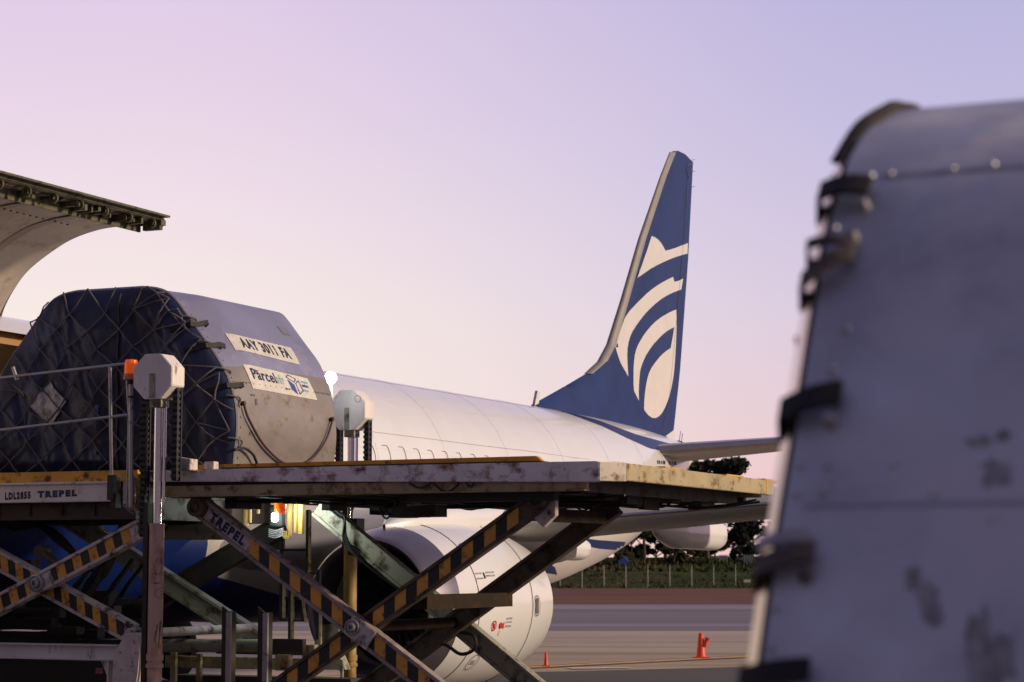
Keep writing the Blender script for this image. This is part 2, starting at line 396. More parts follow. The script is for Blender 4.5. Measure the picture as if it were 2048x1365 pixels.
def tree(name, label, px, D, ytop, wpx, trunk_frac, seed, kind='broad', n=3600, leaf='leaf_dark', size=.38, group='trees beyond the perimeter fence'):
    r = random.Random(seed); x = gx(px, D); z0 = berm_z(x, D) - .2; H = gz(ytop, D) - z0; w = wpx * D / F_PX / 2
    t = thing(name, label, 'tree' if 'bush' not in name else 'bush', (x, D, z0), False, group)
    clumps = []; tb = B(); th = H * trunk_frac
    if kind == 'conifer':
        tb.cyl((x, D, z0), (x, D, z0 + H * .97), .22, .03, 8)
        for k in range(46):
            f = r.random() ** .8; zz = z0 + th + (H - th) * f; rad = w * (1 - f) ** .75 + .25; a = r.uniform(0, 6.28); L_ = rad * r.uniform(.6, 1.1)
            ex, ey, ez = x + math.cos(a) * L_, D + math.sin(a) * L_, zz + L_ * .75
            tb.tube([(x, D, zz), (ex, ey, ez)], .04, 5)
            for q in (.35, .7, 1.0):
                clumps.append((x + math.cos(a) * L_ * q, D + math.sin(a) * L_ * q, zz + L_ * .75 * q, .45 * (1.4 - q), .45 * (1.4 - q), .62 * (1.35 - q * .5)))
    else:
        top = z0 + th; lean = r.uniform(-.4, .4)
        tb.cyl((x, D, z0), (x + lean * .4, D, z0 + th * .6), .34 * H / 12, .25 * H / 12, 9); tb.cyl((x + lean * .4, D, z0 + th * .6), (x + lean, D, z0 + H * .75), .25 * H / 12, .08, 8)
        m = 15 if kind == 'broad' else 8
        for k in range(m):
            a = r.uniform(0, 6.28); f = r.random(); rr = w * r.uniform(.25, .8) * (1 - .35 * abs(f - .45)); zz = top + (H - th) * (.08 + .82 * f)
            cx, cy = x + math.cos(a) * rr, D + math.sin(a) * rr; s = w * r.uniform(.26, .42)
            clumps.append((cx, cy, zz, s, s, s * r.uniform(.45, .75)))
            tb.tube([(x + lean * .6, D, max(z0 + th * .5, zz - rr * .8)), ((x + cx) / 2, (D + cy) / 2, zz - rr * .25), (cx, cy, zz)], .07, 5)
    finish(tb, 'trunk', 'bark', t, smooth=True); finish(crown_mesh(clumps, n, size, seed), 'crown', leaf, t, norm=False)
    return t
tree('pine_tree', 'tallest dark spreading tree showing above the loader platform end', 1412, 242, 922, 190, .42, 11, n=7000, size=.42)
tree('pine_tree', 'dark tree with bare trunk just right of the aircraft tail underside', 1287, 238, 985, 130, .38, 12, n=3200)
tree('pine_tree', 'dark tree with sky gaps between two trunks under the wing', 1330, 246, 960, 120, .36, 13, n=3200)
tree('conifer_tree', 'bushy pointed conifer beside the blurred container edge', 1497, 232, 1034, 135, .04, 14, 'conifer', n=9000, leaf='leaf_con', size=.3)
tree('leafy_tree', 'low dense tree filling in behind the wing fairing', 1375, 250, 1030, 130, .15, 16, n=4200)
tree('leafy_tree', 'low dense tree left of the conifer under the wing', 1428, 252, 1045, 70, .15, 17, n=4200)
tree('round_bush', 'small rounded bush in front of the conifer', 1470, 226, 1092, 34, .02, 18, n=1300, leaf='leaf_con', size=.2)
tree('round_bush', 'green bush low on the bank between the tree trunks', 1345, 224, 1088, 70, .02, 19, n=1800, leaf='leaf_bush', size=.25)
tree('round_bush', 'pale green bush under the wing fairing on the bank', 1385, 222, 1095, 44, .02, 20, n=1200, leaf='leaf_bush', size=.22)
tree('round_bush', 'reddish green scrub right beside the aircraft belly', 1240, 222, 1100, 60, .02, 21, n=1500, leaf='leaf_bush', size=.25)
for i, (px, yt, w_) in enumerate(((1262, 1050, 70), (1312, 1040, 80), (1352, 1035, 90), (1398, 1030, 90), (1415, 1050, 60))):
    tree('dense_tree', ['dense low tree nearest the aircraft belly', 'dense low tree between the two bare trunks', 'dense low tree right of the bare trunks', 'dense low tree behind the wing fairing middle', 'dense low tree at the right end of the wing fairing'][i], px, 256 + 2 * i, yt, w_, .1, 50 + i, n=2600)
for i, px in enumerate((1195, 1120, 1610, 1700, 1790)):
    tree('leafy_tree', ['dark tree hidden mostly behind the tail', 'dark tree hidden mostly behind the engine', 'tree nearest behind the blurred container', 'middle tree far behind the blurred container', 'rightmost tree far behind the blurred container'][i], px, 246 + 4 * i, 985 + 15 * (i % 3), 120, .25, 30 + i, n=2000)
# pale garden walls and a blue tarpaulin beyond the fence
M['wall_pale'] = mat('wall_pale', (.30, .32, .33), .8); M['bluetarp'] = mat('blue_tarp', (.05, .09, .30), .6)
for k, (a, c) in enumerate(((1437, 1452), (1482, 1502))):
    b = B(); b.box((gx(a, 228), 228, 2.0), (gx(c, 228), 228.2, gz(1112 - 0 * k, 228)))
    for q in range(5): xx = gx(a + (c - a) * q / 4, 228); b.box((xx - .05, 227.93, 2.0), (xx + .05, 227.998, gz(1110, 228)))
    tag(finish(b, 'garden_wall', 'wall_pale', frame=False), ['short pale wall left of the round bush on the bank', 'short pale wall right of the round bush below the conifer'][k], 'wall', 'pale walls on the bank')
b = B(); b.grid(lambda u, v: (gx(1236, 220) + .9 * u * 1.2, 220 + v, 2.0 + .8 * math.sin(math.pi * (.15 + .7 * u)) + .15 * math.sin(v * 9 + u * 7)), 10, 6)
b.grid(lambda u, v: (gx(1236, 220) + .9 * u * 1.2, 220, 1.9 + v * (.1 + .8 * math.sin(math.pi * (.15 + .7 * u)))), 10, 3)
tag(finish(b, 'covered_heap', 'bluetarp', frame=False, smooth=True), 'small heap under a blue sheet beside the trees', 'tarpaulin')

# ================================================================== AIRCRAFT
ac = thing('cargo_aircraft', 'white twin-engine cargo jet with dark blue tail fin and open cargo door', 'aircraft', (0, 18, 0))
FT = [(0, .02, 2.75, 2.70), (.4, .55, 3.3, 2.15), (1.2, 1.0, 3.85, 1.75), (2.5, 1.45, 4.7, 1.5), (4, 1.75, 5.15, 1.22), (6, 1.88, 5.3, 1.14), (10, 1.88, 5.3, 1.12), (20, 1.88, 5.3, 1.14), (26, 1.86, 5.3, 1.32),
      (28, 1.80, 5.3, 1.48), (30, 1.68, 5.29, 1.78), (32, 1.48, 5.27, 2.18), (34, 1.18, 5.22, 2.78), (36, .78, 5.13, 3.6), (37.5, .44, 5.04, 4.25), (38.25, .22, 4.96, 4.55), (38.4, .05, 4.86, 4.68)]
def fus(A, phi, off=0):
    w, zt, zb = lerp_list(A, FT); zc = (zt + zb) / 2; hh = (zt - zb) / 2
    return (( w + off) * math.sin(phi), A, zc + (hh + off) * math.cos(phi))
def in_fus(P, A, Z, off=0):
    if not 0 < A < 38.4: return False
    w, zt, zb = lerp_list(A, FT); return (P / (w + off)) ** 2 + ((Z - (zt + zb) / 2) / ((zt - zb) / 2 + off)) ** 2 < 1
# the cargo door opening is left out of the skin
AS = sorted(set([0, .15, .4, .8, 1.2, 1.8, 2.5, 3.2, 4, 5, 6] + [7.0, 8.6, 10.2] + list(np.arange(11, 38.3, .5)) + [38.25, 38.4])); NPH = 96
i0 = AS.index(7.0); i1 = AS.index(10.2)
ph = lambda j: 2 * math.pi * j / NPH
b = B(); b.v = [fus(a, ph(j)) for a in AS for j in range(NPH)]
for i in range(len(AS) - 1):
    for j in range(NPH):
        if i0 <= i < i1 and 9 <= j < 29: continue
        b.f.append((i * NPH + j, i * NPH + (j + 1) % NPH, (i + 1) * NPH + (j + 1) % NPH, (i + 1) * NPH + j))
b.m = [0] * len(b.f)
fu = finish(b, 'fuselage', 'ac_white', ac, smooth=True)
b = B(); b.grid(lambda u, v: fus(6.6 + 4 * u, ph(2 + 34 * v), -.16), 8, 40, skip=None)
b2 = B(); b2.v = []
b = B(); b.grid(lambda u, v: fus(6.2 + 4.6 * u, ph(-48 + 96 * v), -.14), 10, 60, skip=lambda i, j: 1 < i < 8 and 36 <= j < 48)
finish(b, 'hold_lining', 'lining2', fu, norm=False)
b = B()
for a0, a1 in ((6.92, 7.02), (10.18, 10.30)):
    b.grid(lambda u, v: fus(a0 + (a1 - a0) * u, ph(8.6 + 20.8 * v), .006), 1, 30)
    b.grid(lambda u, v: fus(a0 if a0 > 9 else a1, ph(8.6 + 20.8 * v), -.14 * u), 1, 30)
finish(b, 'door_frame', 'lining', fu, norm=False)
def fus_px(px, py, off=.004):
    h = march(px, py, lambda P, A, Z: in_fus(P, A, Z, off), 24, 62, 500)
    return h
def fus_decal(top, bot, n, m, name, material, off=.006):
    def pick(L_, t):
        x = [0]; 
        for i in range(1, len(L_)): x.append(x[-1] + math.dist(L_[i], L_[i - 1]))
        t *= x[-1]
        return (float(np.interp(t, x, [p[0] for p in L_])), float(np.interp(t, x, [p[1] for p in L_])))
    g = {}
    for i in range(n + 1):
        a, c = pick(top, i / n), pick(bot, i / n)
        for j in range(m + 1):
            s = j / m; g[i, j] = fus_px(a[0] + (c[0] - a[0]) * s, a[1] + (c[1] - a[1]) * s, off)
    b = B()
    for i in range(n):
        for j in range(m):
            q = [g[i, j], g[i + 1, j], g[i + 1, j + 1], g[i, j + 1]]
            if all(q): b.add(q, [(0, 1, 2, 3)])
    if b.v: return finish(b, name, material, fu, norm=False, merge=True, smooth=True)
fus_decal([(1085, 813), (1140, 825), (1200, 842), (1272, 869), (1330, 885), (1362, 893)], [(1085, 813), (1137, 827), (1204, 852), (1258, 878), (1300, 897), (1350, 907)], 40, 6, 'livery_band', 'ac_bluefus')
fus_decal([(1150, 1075), (1200, 1081), (1258, 1085)], [(1160, 1090), (1200, 1098), (1250, 1102)], 16, 4, 'livery_band', 'ac_blue')
fus_decal([(1085, 1120), (1110, 1135)], [(1085, 1145), (1115, 1150)], 6, 3, 'livery_band', 'ac_blue')
# deep blue lower nose
BT = [(1.0, 2.3), (4, 2.62), (8, 2.62), (13.6, 2.58), (14.3, 2.35), (15.0, 1.95), (15.5, 1.45), (15.8, 1.1)]
def blue(u, v, sgn=1):
    A = 1 + 14.8 * u; w, zt, zb = lerp_list(A, FT); z = lerp_list(A, BT)[0]; zc = (zt + zb) / 2; hh = (zt - zb) / 2
    c = max(-1, min(1, (z - zc) / hh)); p0 = math.acos(c); return fus(A, sgn * (p0 + (math.pi - p0) * v), .006)
b = B(); b.grid(blue, 60, 12); b.grid(lambda u, v: blue(u, v, -1), 60, 12); finish(b, 'livery_lower', 'ac_bluefus', fu, smooth=True)
# door/window plug outlines: a row of fine arcs, and the long lap seam
b = B()
for (x, y) in ((737, 889), (768, 891), (800, 894), (830, 898), (858, 901), (887, 903), (915, 906), (944, 909), (972, 912), (998, 915)):
    s = 1 - (x - 737) / 520
    pts = [fus_px(x - 4 * s, y), fus_px(x + 5 * s, y + 1 * s), fus_px(x + 10 * s, y + 9 * s), fus_px(x + 14 * s, y + 24 * s), fus_px(x + 15 * s, y + 38 * s)]
    if all(pts): b.tube(pts, .006, 4, sm=3)
for y0 in (0,):
    pts = [fus_px(x, yy) for x, yy in ((745, 864), (850, 877), (950, 890), (1060, 903), (1150, 916), (1240, 925))]
    if all(pts): b.tube(pts, .003, 4)
pts = [fus_px(x, yy) for x, yy in ((1300, 885), (1318, 905), (1330, 925))]
if all(pts): b.tube(pts, .005, 4)
b.tube([fus(A, .33, .001) for A in np.arange(13, 34, .7)], .004, 4)
finish(b, 'panel_line', 'ac_line', fu)
b = B()
def rg(u, v):
    h = fus_px(1314 + 44 * u, 928 - 7 * v + 3 * u, .008); return h or (0, 34, 4.5)
for (u0, u1, t) in ((0, .38, 'HP-9'), (.5, .9, 'CMP')):
    pass
for k, (u0, u1) in enumerate(((.02, .07), (.1, .15), (.2, .24), (.28, .38), (.55, .62), (.68, .72), (.78, .88))):
    q = [rg(u0, 0), rg(u1, 0), rg(u1, 1), rg(u0, 1)]; b.add(q, [(0, 1, 2, 3)])
finish(b, 'registration_marks', 'ink', fu, norm=False)
b = B()
for A in (15.5, 18.2, 20.8, 23.5, 26.2, 28.9, 31.4, 33.6): b.tube([fus(A, p_, .001) for p_ in np.linspace(.05, 2.3, 26)], .003, 4)
for p_ in (.75, 1.25): b.tube([fus(A, p_, .001) for A in np.arange(11, 34, .8)], .0025, 4)
finish(b, 'skin_seam', 'seam_soft', fu)
# wing-body fairing
def fair(u, v):
    A = 11.6 + 11.8 * u; e = math.sin(math.pi * min(1, max(0, u))) ** .42
    phi = R(62) + (R(298) - R(62)) * v; w = 1.0 + 1.13 * e; zc = 2.35; hh = .2 + 1.08 * e
    s, c = math.sin(phi), math.cos(phi); ss = math.copysign(abs(s) ** .8, s); cc = math.copysign(abs(c) ** .85, c)
    return (w * ss, A, zc + hh * cc)
b = B(); b.grid(fair, 50, 40); finish(b, 'wing_body_fairing', 'ac_grey', ac, smooth=True)
b = B(); b.grid(lambda u, v: (lambda q: (q[0] * 1.006, q[1], 2.35 + (q[2] - 2.35) * 1.006))(fair(.003 + .5 * u, .5 + (v - .5) * (.62 - .3 * u))), 30, 24); b.grid(lambda u, v: (lambda q: (q[0] * 1.006, q[1], 2.35 + (q[2] - 2.35) * 1.006))(fair(.001 + .13 * u, v)), 14, 30); finish(b, 'livery_lower', 'ac_bluefus', ac, smooth=True)
# wings
def airfoil(n=26):
    o = []
    for i in range(n):
        t = i / (n - 1); x = (1 - math.cos(math.pi * t)) / 2; y = .6 * (.2969 * math.sqrt(x) - .126 * x - .3516 * x * x + .2843 * x ** 3 - .1015 * x ** 4); o.append((x, y))
    up = [(x, y * 1.05 + .02 * math.sin(math.pi * x)) for x, y in o]; lo = [(x, -y * .85 + .012 * math.sin(math.pi * x)) for x, y in o]
    return up[::-1] + lo[1:-1]
AFS = airfoil()
def wing_mesh(secs, sgn, n_sub=6):
    b = B(); S = []
    for k in range(len(secs) - 1):
        for i in range(n_sub):
            t = i / n_sub; S.append([secs[k][q] * (1 - t) + secs[k + 1][q] * t for q in range(5)])
    S.append(secs[-1]); m = len(AFS)
    for (P, le, te, z, th) in S:
        for (x, y) in AFS: b.v.append((sgn * P, le + (te - le) * x, z + (te - le) * y * th / .12 ))
    for k in range(len(S) - 1):
        for i in range(m): b.f.append((k * m + i, k * m + (i + 1) % m, (k + 1) * m + (i + 1) % m, (k + 1) * m + i))
    b.f.append(tuple((len(S) - 1) * m + i for i in range(m))); b.f.append(tuple(range(m - 1, -1, -1))); b.m = [0] * len(b.f); return b
WS = [(1.2, 13.0, 21.2, 2.12, .12), (5.2, 15.55, 20.9, 2.55, .11), (11, 18.9, 22.3, 3.10, .105), (17.1, 22.5, 24.1, 3.72, .10)]
def wing_low(P):
    for k in range(3):
        if WS[k][0] <= P <= WS[k + 1][0]:
            t = (P - WS[k][0]) / (WS[k + 1][0] - WS[k][0]); return [WS[k][q] * (1 - t) + WS[k + 1][q] * t for q in range(5)]
for sgn in (1, -1):
    wg = finish(wing_mesh(WS, sgn), 'wing', 'ac_grey', ac, smooth=True)
    b = B(); SL = [(p, le - .03, le + .42, z + .0, .16) for (p, le, te, z, th) in [wing_low(q) for q in (6.0, 9, 13, 17.0)]]
    finish(wing_mesh(SL, sgn, 3), 'leading_edge_slat', 'ac_metal', wg, smooth=True)
    for P0, ln, zz in ((3.9, 2.6, .25), (6.25, 3.3, .34), (11.4, 2.6, .3)):
        w0 = wing_low(P0); b = B()
        def fair2(u, v, P0=P0, ln=ln, w0=w0, zz=zz, sgn=sgn):
            A = w0[2] - ln * .62 + ln * u; e = (min(1, (u + .004) / .30) ** .55) * (1 if u < .80 else 1 - ((u - .80) / .20) ** 2 * .45)
            if u >= 1: e = .02
            a = 2 * math.pi * v; c2_, s2_ = math.cos(a), math.sin(a); c2_ = math.copysign(abs(c2_) ** .7, c2_); s2_ = math.copysign(abs(s2_) ** .7, s2_); return (sgn * (P0 + .22 * e * c2_), A, w0[3] - .10 - .04 * u + zz * .8 * e * s2_ - .02 * e)
        b.grid(fair2, 30, 24); finish(b, 'flap_fairing', 'ac_white', wg, smooth=True, merge=True)
# engines
EC = (4.83, 12.2, 1.42)
COWL = [(0.10, .93), (.35, 1.02), (.7, 1.085), (1.2, 1.14), (1.9, 1.17), (2.6, 1.16), (3.3, 1.09), (3.9, .97), (3.89, .94), (2.6, .92)]
LIP = [(.55, .79), (.3, .795), (.12, .82), (.03, .86), (0, .89), (.03, .92), (.10, .945), (.22, .98), (.35, 1.02), (.48, 1.05), (.58, 1.068)]
def engine(sgn):
    c = (sgn * EC[0], EC[1], EC[2]); d = (0, 1, 0)
    b = B(); b.lathe(c, d, [(.58, 1.069)] + [(t, r) for t, r in COWL if t > .6], 72); en = finish(b, 'engine', 'ac_white', ac, smooth=True)
    b = B(); b.lathe(c, d, LIP, 72); finish(b, 'inlet_lip', 'lip_metal', en, smooth=True)
    b = B(); b.lathe(c, d, [(.42, .795), (.8, .79), (1.0, .80)], 48); finish(b, 'inlet_liner', 'ac_grey', en, smooth=True)
    b = B(); b.lathe(c, d, [(.8, .785), (1.0, .79), (1.05, .1), (1.05, .01)], 48); finish(b, 'inlet_duct', 'black', en, smooth=True)
    b = B(); b.lathe(c, d, [(.62, .005), (.68, .10), (.8, .19), (.95, .25), (1.04, .25)], 32); finish(b, 'spinner', 'dark_steel', en, smooth=True)
    b = B()
    for k in range(24):
        a = 2 * math.pi * k / 24; q = []
        for r in (.24, .78):
            for s in (-1, 1):
                aa = a + s * (.10 if r > .5 else .12); q.append((c[0] + r * math.cos(aa), c[1] + .98 + s * (.05 if r < .5 else .03), c[2] + r * math.sin(aa)))
        b.add(q, [(0, 1, 3, 2)])
    finish(b, 'fan_blades', 'dark_steel', en)
    b = B(); b.lathe(c, d, [(3.2, .62), (3.8, .60), (4.3, .48), (4.5, .40), (4.44, .36), (3.9, .36)], 40); b.lathe(c, d, [(4.0, .3), (4.5, .24), (5.0, .05), (5.02, 0.005)], 24)
    finish(b, 'exhaust_nozzle', 'ac_metal', en, smooth=True)
    # seams
    b = B()
    for t in (1.05, 2.75):
        rr = lerp_list(t, COWL[:8])[0] + .001; b.tube([(c[0] + rr * math.cos(x), c[1] + t, c[2] + rr * math.sin(x)) for x in np.linspace(0, 2 * math.pi, 60)], .005, 4)
    finish(b, 'cowl_seam', 'ac_line', en)
    # pylon: fairing from the nacelle crest over the wing leading edge
    b = B(); T = [(0, .02, 2.52, 2.45), (.35, .19, 2.66, 2.3), (1.0, .30, 2.80, 2.3), (2.0, .34, 2.86, 2.3), (3.2, .34, 2.88, 2.3), (4.4, .30, 2.92, 2.2), (5.6, .22, 2.92, 2.0), (6.6, .05, 2.6, 2.1)]
    def py(u, v):
        w, zt, zb = lerp_list(6.6 * u, T); a = 2 * math.pi * v; s, cc = math.sin(a), math.cos(a)
        return (sgn * 4.83 + w * math.copysign(abs(s) ** .7, s), 12.65 + 6.6 * u, (zt + zb) / 2 + (zt - zb) / 2 * math.copysign(abs(cc) ** .8, cc))
    b.grid(py, 30, 28); pyl = finish(b, 'pylon', 'ac_white', ac, smooth=True, merge=True)
    b = B(); 
    def chine(u, v): return (sgn * 4.83 + (1.0 + .06 * v * math.sin(math.pi * u) ) * .80, 13.3 + .7 * u, EC[2] + (1.0 + .08 * v * math.sin(math.pi * u)) * .84)
    b.grid(chine, 10, 2); finish(b, 'nacelle_strake', 'ac_white', en)
    return en
en = engine(1); engine(-1)
def eng_s(A, ang, off=.006):
    r = lerp_list(A - EC[1], COWL[:8])[0] + off; return (EC[0] + r * math.cos(ang), A, EC[2] + r * math.sin(ang))
def in_eng(P, A, Z):
    t = A - EC[1]
    if not .3 < t < 3.8: return False
    return math.hypot(P - EC[0], Z - EC[2]) < lerp_list(t, COWL[:8])[0]
def eng_px(px, py):
    h = march(px, py, in_eng, 24, 40, 500)
    return (h[1], math.atan2(h[2] - EC[2], h[0] - EC[0])) if h else None
def eng_mark(name, material, items, px, py, sc):
    h = eng_px(px, py)
    if not h: return
    A0, g0 = h; fn = lambda u, v: eng_s(A0 + u * sc, g0 + v * sc / 1.1)
    b = B()
    for it in items:
        if it[0] == 't': put_text(b, it[1], fn, *it[2:6])
        elif it[0] == 'ring':
            _, cx, cy, r0, r1 = it; n = 28; vs = [fn(cx + r * math.cos(2 * math.pi * k / n), cy + r * math.sin(2 * math.pi * k / n)) for k in range(n) for r in (r0, r1)]
            b.add(vs, [(2 * k, 2 * k + 1, (2 * k + 3) % (2 * n), (2 * k + 2) % (2 * n)) for k in range(n)])
        else: b.add([fn(*p) for p in it[1]], [tuple(range(len(it[1])))])
    finish(b, name, material, en, norm=False)
eng_mark('warning_mark', 'ink_red', [('ring', 0, 0, .085, .11), ('p', [(-.09, .05), (-.06, .08), (.08, -.05), (.06, -.08)]), ('p', [(-.02, -.05), (.02, -.05), (.025, .04), (-.025, .04)]),
                                     ('ring', .32, 0, .0, .07), ('p', [(.38, -.01), (.48, -.08), (.48, .08), (.38, .01)]), ('p', [(.30, -.22), (.32, -.22), (.32, -.1), (.30, -.1)])], 988, 1252, .62)
eng_mark('caution_text', 'ink', [('t', 'CAUTION', -.1, .2, .08, .12), ('t', 'JET INTAKE', -.1, .2, .0, .04), ('t', 'KEEP CLEAR', -.1, .2, -.08, -.04)], 1015, 1247, .62)
eng_mark('caution_text', 'ink', [('t', 'HOIST POINT', -.3, -.06, .03, .06), ('t', 'LATCH AND CHECK', .08, .42, .04, .07), ('t', 'BEFORE FLIGHT', .08, .42, -.02, .01), ('p', [(-.02, -.05), (.04, -.05), (.03, .06), (-.01, .06)]), ('t', 'SEE PLACARD', -.3, -.06, -.06, -.03)], 968, 1152, .75)
eng_mark('vent_oval', 'ac_line', [('ring', 0, 0, .10, .11), ('p', [(-.05, -.08), (.05, -.08), (.05, .08), (-.05, .08)])], 1075, 1212, 1.3)
eng_mark('access_outline', 'ac_line', [('ring', 0, 0, .10, .11), ('t', 'OIL', -.06, .06, -.03, .03)], 945, 1325, 1.2)
# fin
def pz(px, py): h = atP(px, py, 0); return (h[1], h[2])
LE = [pz(*p) for p in ((1340, 305), (1322, 352), (1279, 478), (1244, 600), (1216, 690), (1198, 724), (1172, 748), (1130, 773), (1062, 811))]
TE = [pz(*p) for p in ((1386, 325), (1376, 520), (1360, 740), (1344, 890))]
def fin_th(A, Z):
    les = sorted([(p[1], p[0]) for p in LE]); tes = sorted([(p[1], p[0]) for p in TE])
    l_ = float(np.interp(Z, [p[0] for p in les], [p[1] for p in les])); t_ = float(np.interp(Z, [p[0] for p in tes], [p[1] for p in tes]))
    c = max(.3, t_ - l_); x = min(1, max(0, (A - l_) / c)); k = min(c, 5.6) * .105
    return k / 2 * (2.6 * (math.sqrt(max(x, 0)) - x ** .9) * .9 + .02) if x < 1 else .004
def poly_fill(poly, off, sgn, step=.45, extra=None):
    xs = [p[0] for p in poly]; ys = [p[1] for p in poly]
    # densify edges
    dp = []
    for i in range(len(poly)):
        a, c = poly[i], poly[(i + 1) % len(poly)]; k = max(1, int(math.dist(a, c) / step))
        for q in range(k): dp.append((a[0] + (c[0] - a[0]) * q / k, a[1] + (c[1] - a[1]) * q / k))
    def ins(x, y):
        r = False
        for i in range(len(dp)):
            (x1, y1), (x2, y2) = dp[i], dp[(i + 1) % len(dp)]
            if (y1 > y) != (y2 > y) and x < (x2 - x1) * (y - y1) / (y2 - y1) + x1: r = not r
        return r
    pts = [Vector(p) for p in dp]; n = len(pts)
    x = min(xs)
    while x < max(xs):
        y = min(ys)
        while y < max(ys):
            if ins(x, y) and min((x - p[0]) ** 2 + (y - p[1]) ** 2 for p in dp) > (.3 * step) ** 2: pts.append(Vector((x, y)))
            y += step
        x += step
    v, e, f, *_ = delaunay_2d_cdt(pts, [], [list(range(n))], 1, 1e-6)
    return [(sgn * (fin_th(p[0], p[1]) + off), p[0], p[1]) for p in v], [tuple(q) for q in f]
root_in = (28.4, 5.0)
outline = LE[::-1] + [pz(1352, 302), pz(1368, 309)] + TE + [(37.3, 4.8), (34, 4.95), (30.5, 5.1)]
b = B()
for sgn in (1, -1):
    v, f = poly_fill(outline, 0, sgn, .35); b.add(v, f)
fi = finish(b, 'tail_fin', 'ac_blue', ac, smooth=True)
# rounded leading edge strip in bare grey
b = B(); edge = LE[:7]
inner = [pz(*p) for p in ((1348, 306), (1329, 352), (1286, 478), (1251, 600), (1224, 690), (1207, 722), (1178, 748))]
for k in range(len(edge) - 1):
    for s in range(4):
        pass
def lestrip(u, v):
    t = u * (len(edge) - 1); i = min(int(t), len(edge) - 2); q = t - i
    e = (edge[i][0] * (1 - q) + edge[i + 1][0] * q, edge[i][1] * (1 - q) + edge[i + 1][1] * q); n_ = (inner[i][0] * (1 - q) + inner[i + 1][0] * q, inner[i][1] * (1 - q) + inner[i + 1][1] * q)
    a = math.pi * (v - .5); w = fin_th(*n_) + .008; k = 1 - math.cos(a)
    return (w * math.sin(a), e[0] - .02 + (n_[0] - e[0] + .02) * k, e[1] + (n_[1] - e[1]) * k)
b = B(); b.grid(lestrip, 60, 14); finish(b, 'fin_leading_edge', mat('fin_edge', (.27, .25, .23), .45, vary=.12), fi, smooth=True)
cr = lambda pts: [pz(1180 + x / 3.1, 460 + y / 3.102) for x, y in pts]
SH = [cr([(360, 40), (380, 48), (400, 63), (417, 82), (432, 104), (447, 131), (480, 124), (520, 112), (560, 98), (604, 83), (602, 148), (560, 158), (520, 169), (480, 183), (440, 199), (390, 222), (350, 243), (310, 271), (270, 300), (300, 215), (330, 130)]),
      cr([(500, 293), (504, 305), (510, 324), (540, 317), (572, 303), (560, 370), (530, 380), (500, 391), (460, 408), (420, 431), (380, 460), (340, 495), (308, 527), (280, 562), (253, 598), (230, 634), (215, 667), (205, 702), (198, 740), (195, 782), (196, 845), (200, 912), (182, 882), (165, 852), (150, 818), (140, 782), (134, 748), (131, 716), (158, 640), (192, 545), (213, 512), (240, 480), (268, 450), (300, 420), (323, 397), (350, 376), (384, 352), (420, 331), (460, 311)]),
      cr([(525, 495), (527, 540), (528, 600), (526, 680), (522, 760), (515, 860), (508, 915), (499, 965), (488, 1015), (473, 1060), (455, 1103), (436, 1136), (415, 1158), (392, 1169), (368, 1167), (345, 1152), (326, 1133), (313, 1115), (313, 1060), (315, 1010), (320, 965), (327, 925), (338, 890), (355, 857), (378, 827), (403, 798), (430, 772), (458, 751), (487, 735), (500, 670), (512, 605), (485, 616), (458, 631), (428, 653), (400, 679), (368, 711), (340, 746), (317, 780), (300, 814), (288, 842), (279, 872), (274, 910), (272, 955), (273, 1010), (277, 1062), (258, 1030), (241, 1000), (236, 960), (234, 915), (234, 870), (237, 825), (242, 785), (251, 750), (264, 718), (281, 688), (300, 658), (322, 630), (349, 600), (380, 572), (410, 550), (442, 531), (482, 511)]),
      cr([(521, 1240), (520, 1310), (492, 1297), (462, 1280)])]
b = B()
for pl in SH:
    for sgn in (1, -1):
        v, f = poly_fill(pl, .005, sgn, .3); b.add(v, f)
finish(b, 'fin_emblem', 'ac_logo', fi, norm=False, smooth=True)
def finline(pts, r=.008):
    o = []
    for i in range(len(pts) - 1):
        for q in range(8):
            t = q / 8; a = pts[i][0] * (1 - t) + pts[i + 1][0] * t; z = pts[i][1] * (1 - t) + pts[i + 1][1] * t; o.append((fin_th(a, z) + .004, a, z))
    return o
b = B()
b.tube(finline([pz(1374, 345), pz(1366, 470), pz(1350, 640), pz(1335, 800), pz(1320, 868)]), .006, 4)
b.tube(finline([pz(1386, 330), pz(1376, 328), pz(1372, 333), pz(1371, 345), pz(1377, 358)]), .010, 4)
finish(b, 'rudder_seam', 'ac_line', fi)
b = B()
for (x, y) in ((1386, 322), (1387, 345), (1386, 376)):
    p = atP(x, y, 0); b.tube([(0, p[1] - .1, p[2]), (0, p[1] + .12, p[2] + .05)], .008, 4)
for (x, y) in ((1358, 880), (1362, 884)): p = atP(x, y, 0); b.tube([(0, p[1], p[2] - .1), (0, p[1] + .12, p[2] + .22)], .008, 4)
finish(b, 'static_wick', 'ink', fi)
b = B(); p = atP(1066, 806, 0); b.prism([(p[1], p[2] - .1), (p[1] + .22, p[2] - .1), (p[1] + .30, p[2] + .25), (p[1] + .18, p[2] + .27)], 0, -.03, .03); finish(b, 'blade_antenna', 'ac_logo', fu)
# tailplane
HS = [(.5, 33.0, 36.9, 4.52, .10), (7.1, 37.5, 38.9, 5.2, .09)]
for sgn in (1, -1):
    hs = finish(wing_mesh(HS, sgn, 8), 'tailplane', 'ac_grey', ac, smooth=True)
    finish(wing_mesh([(.9, 33.2, 33.75, 4.55, .42), (7.05, 37.42, 37.75, 5.19, .3)], sgn, 6), 'tailplane_leading_edge', 'ac_metal', hs, smooth=True)
b = B(); b.lathe((0, 37.6, 4.78), (0, 1, 0), [(0, .30), (.3, .27), (.7, .16), (.85, .1), (.86, .02)], 20); finish(b, 'tail_cone', 'ac_metal', ac, smooth=True)
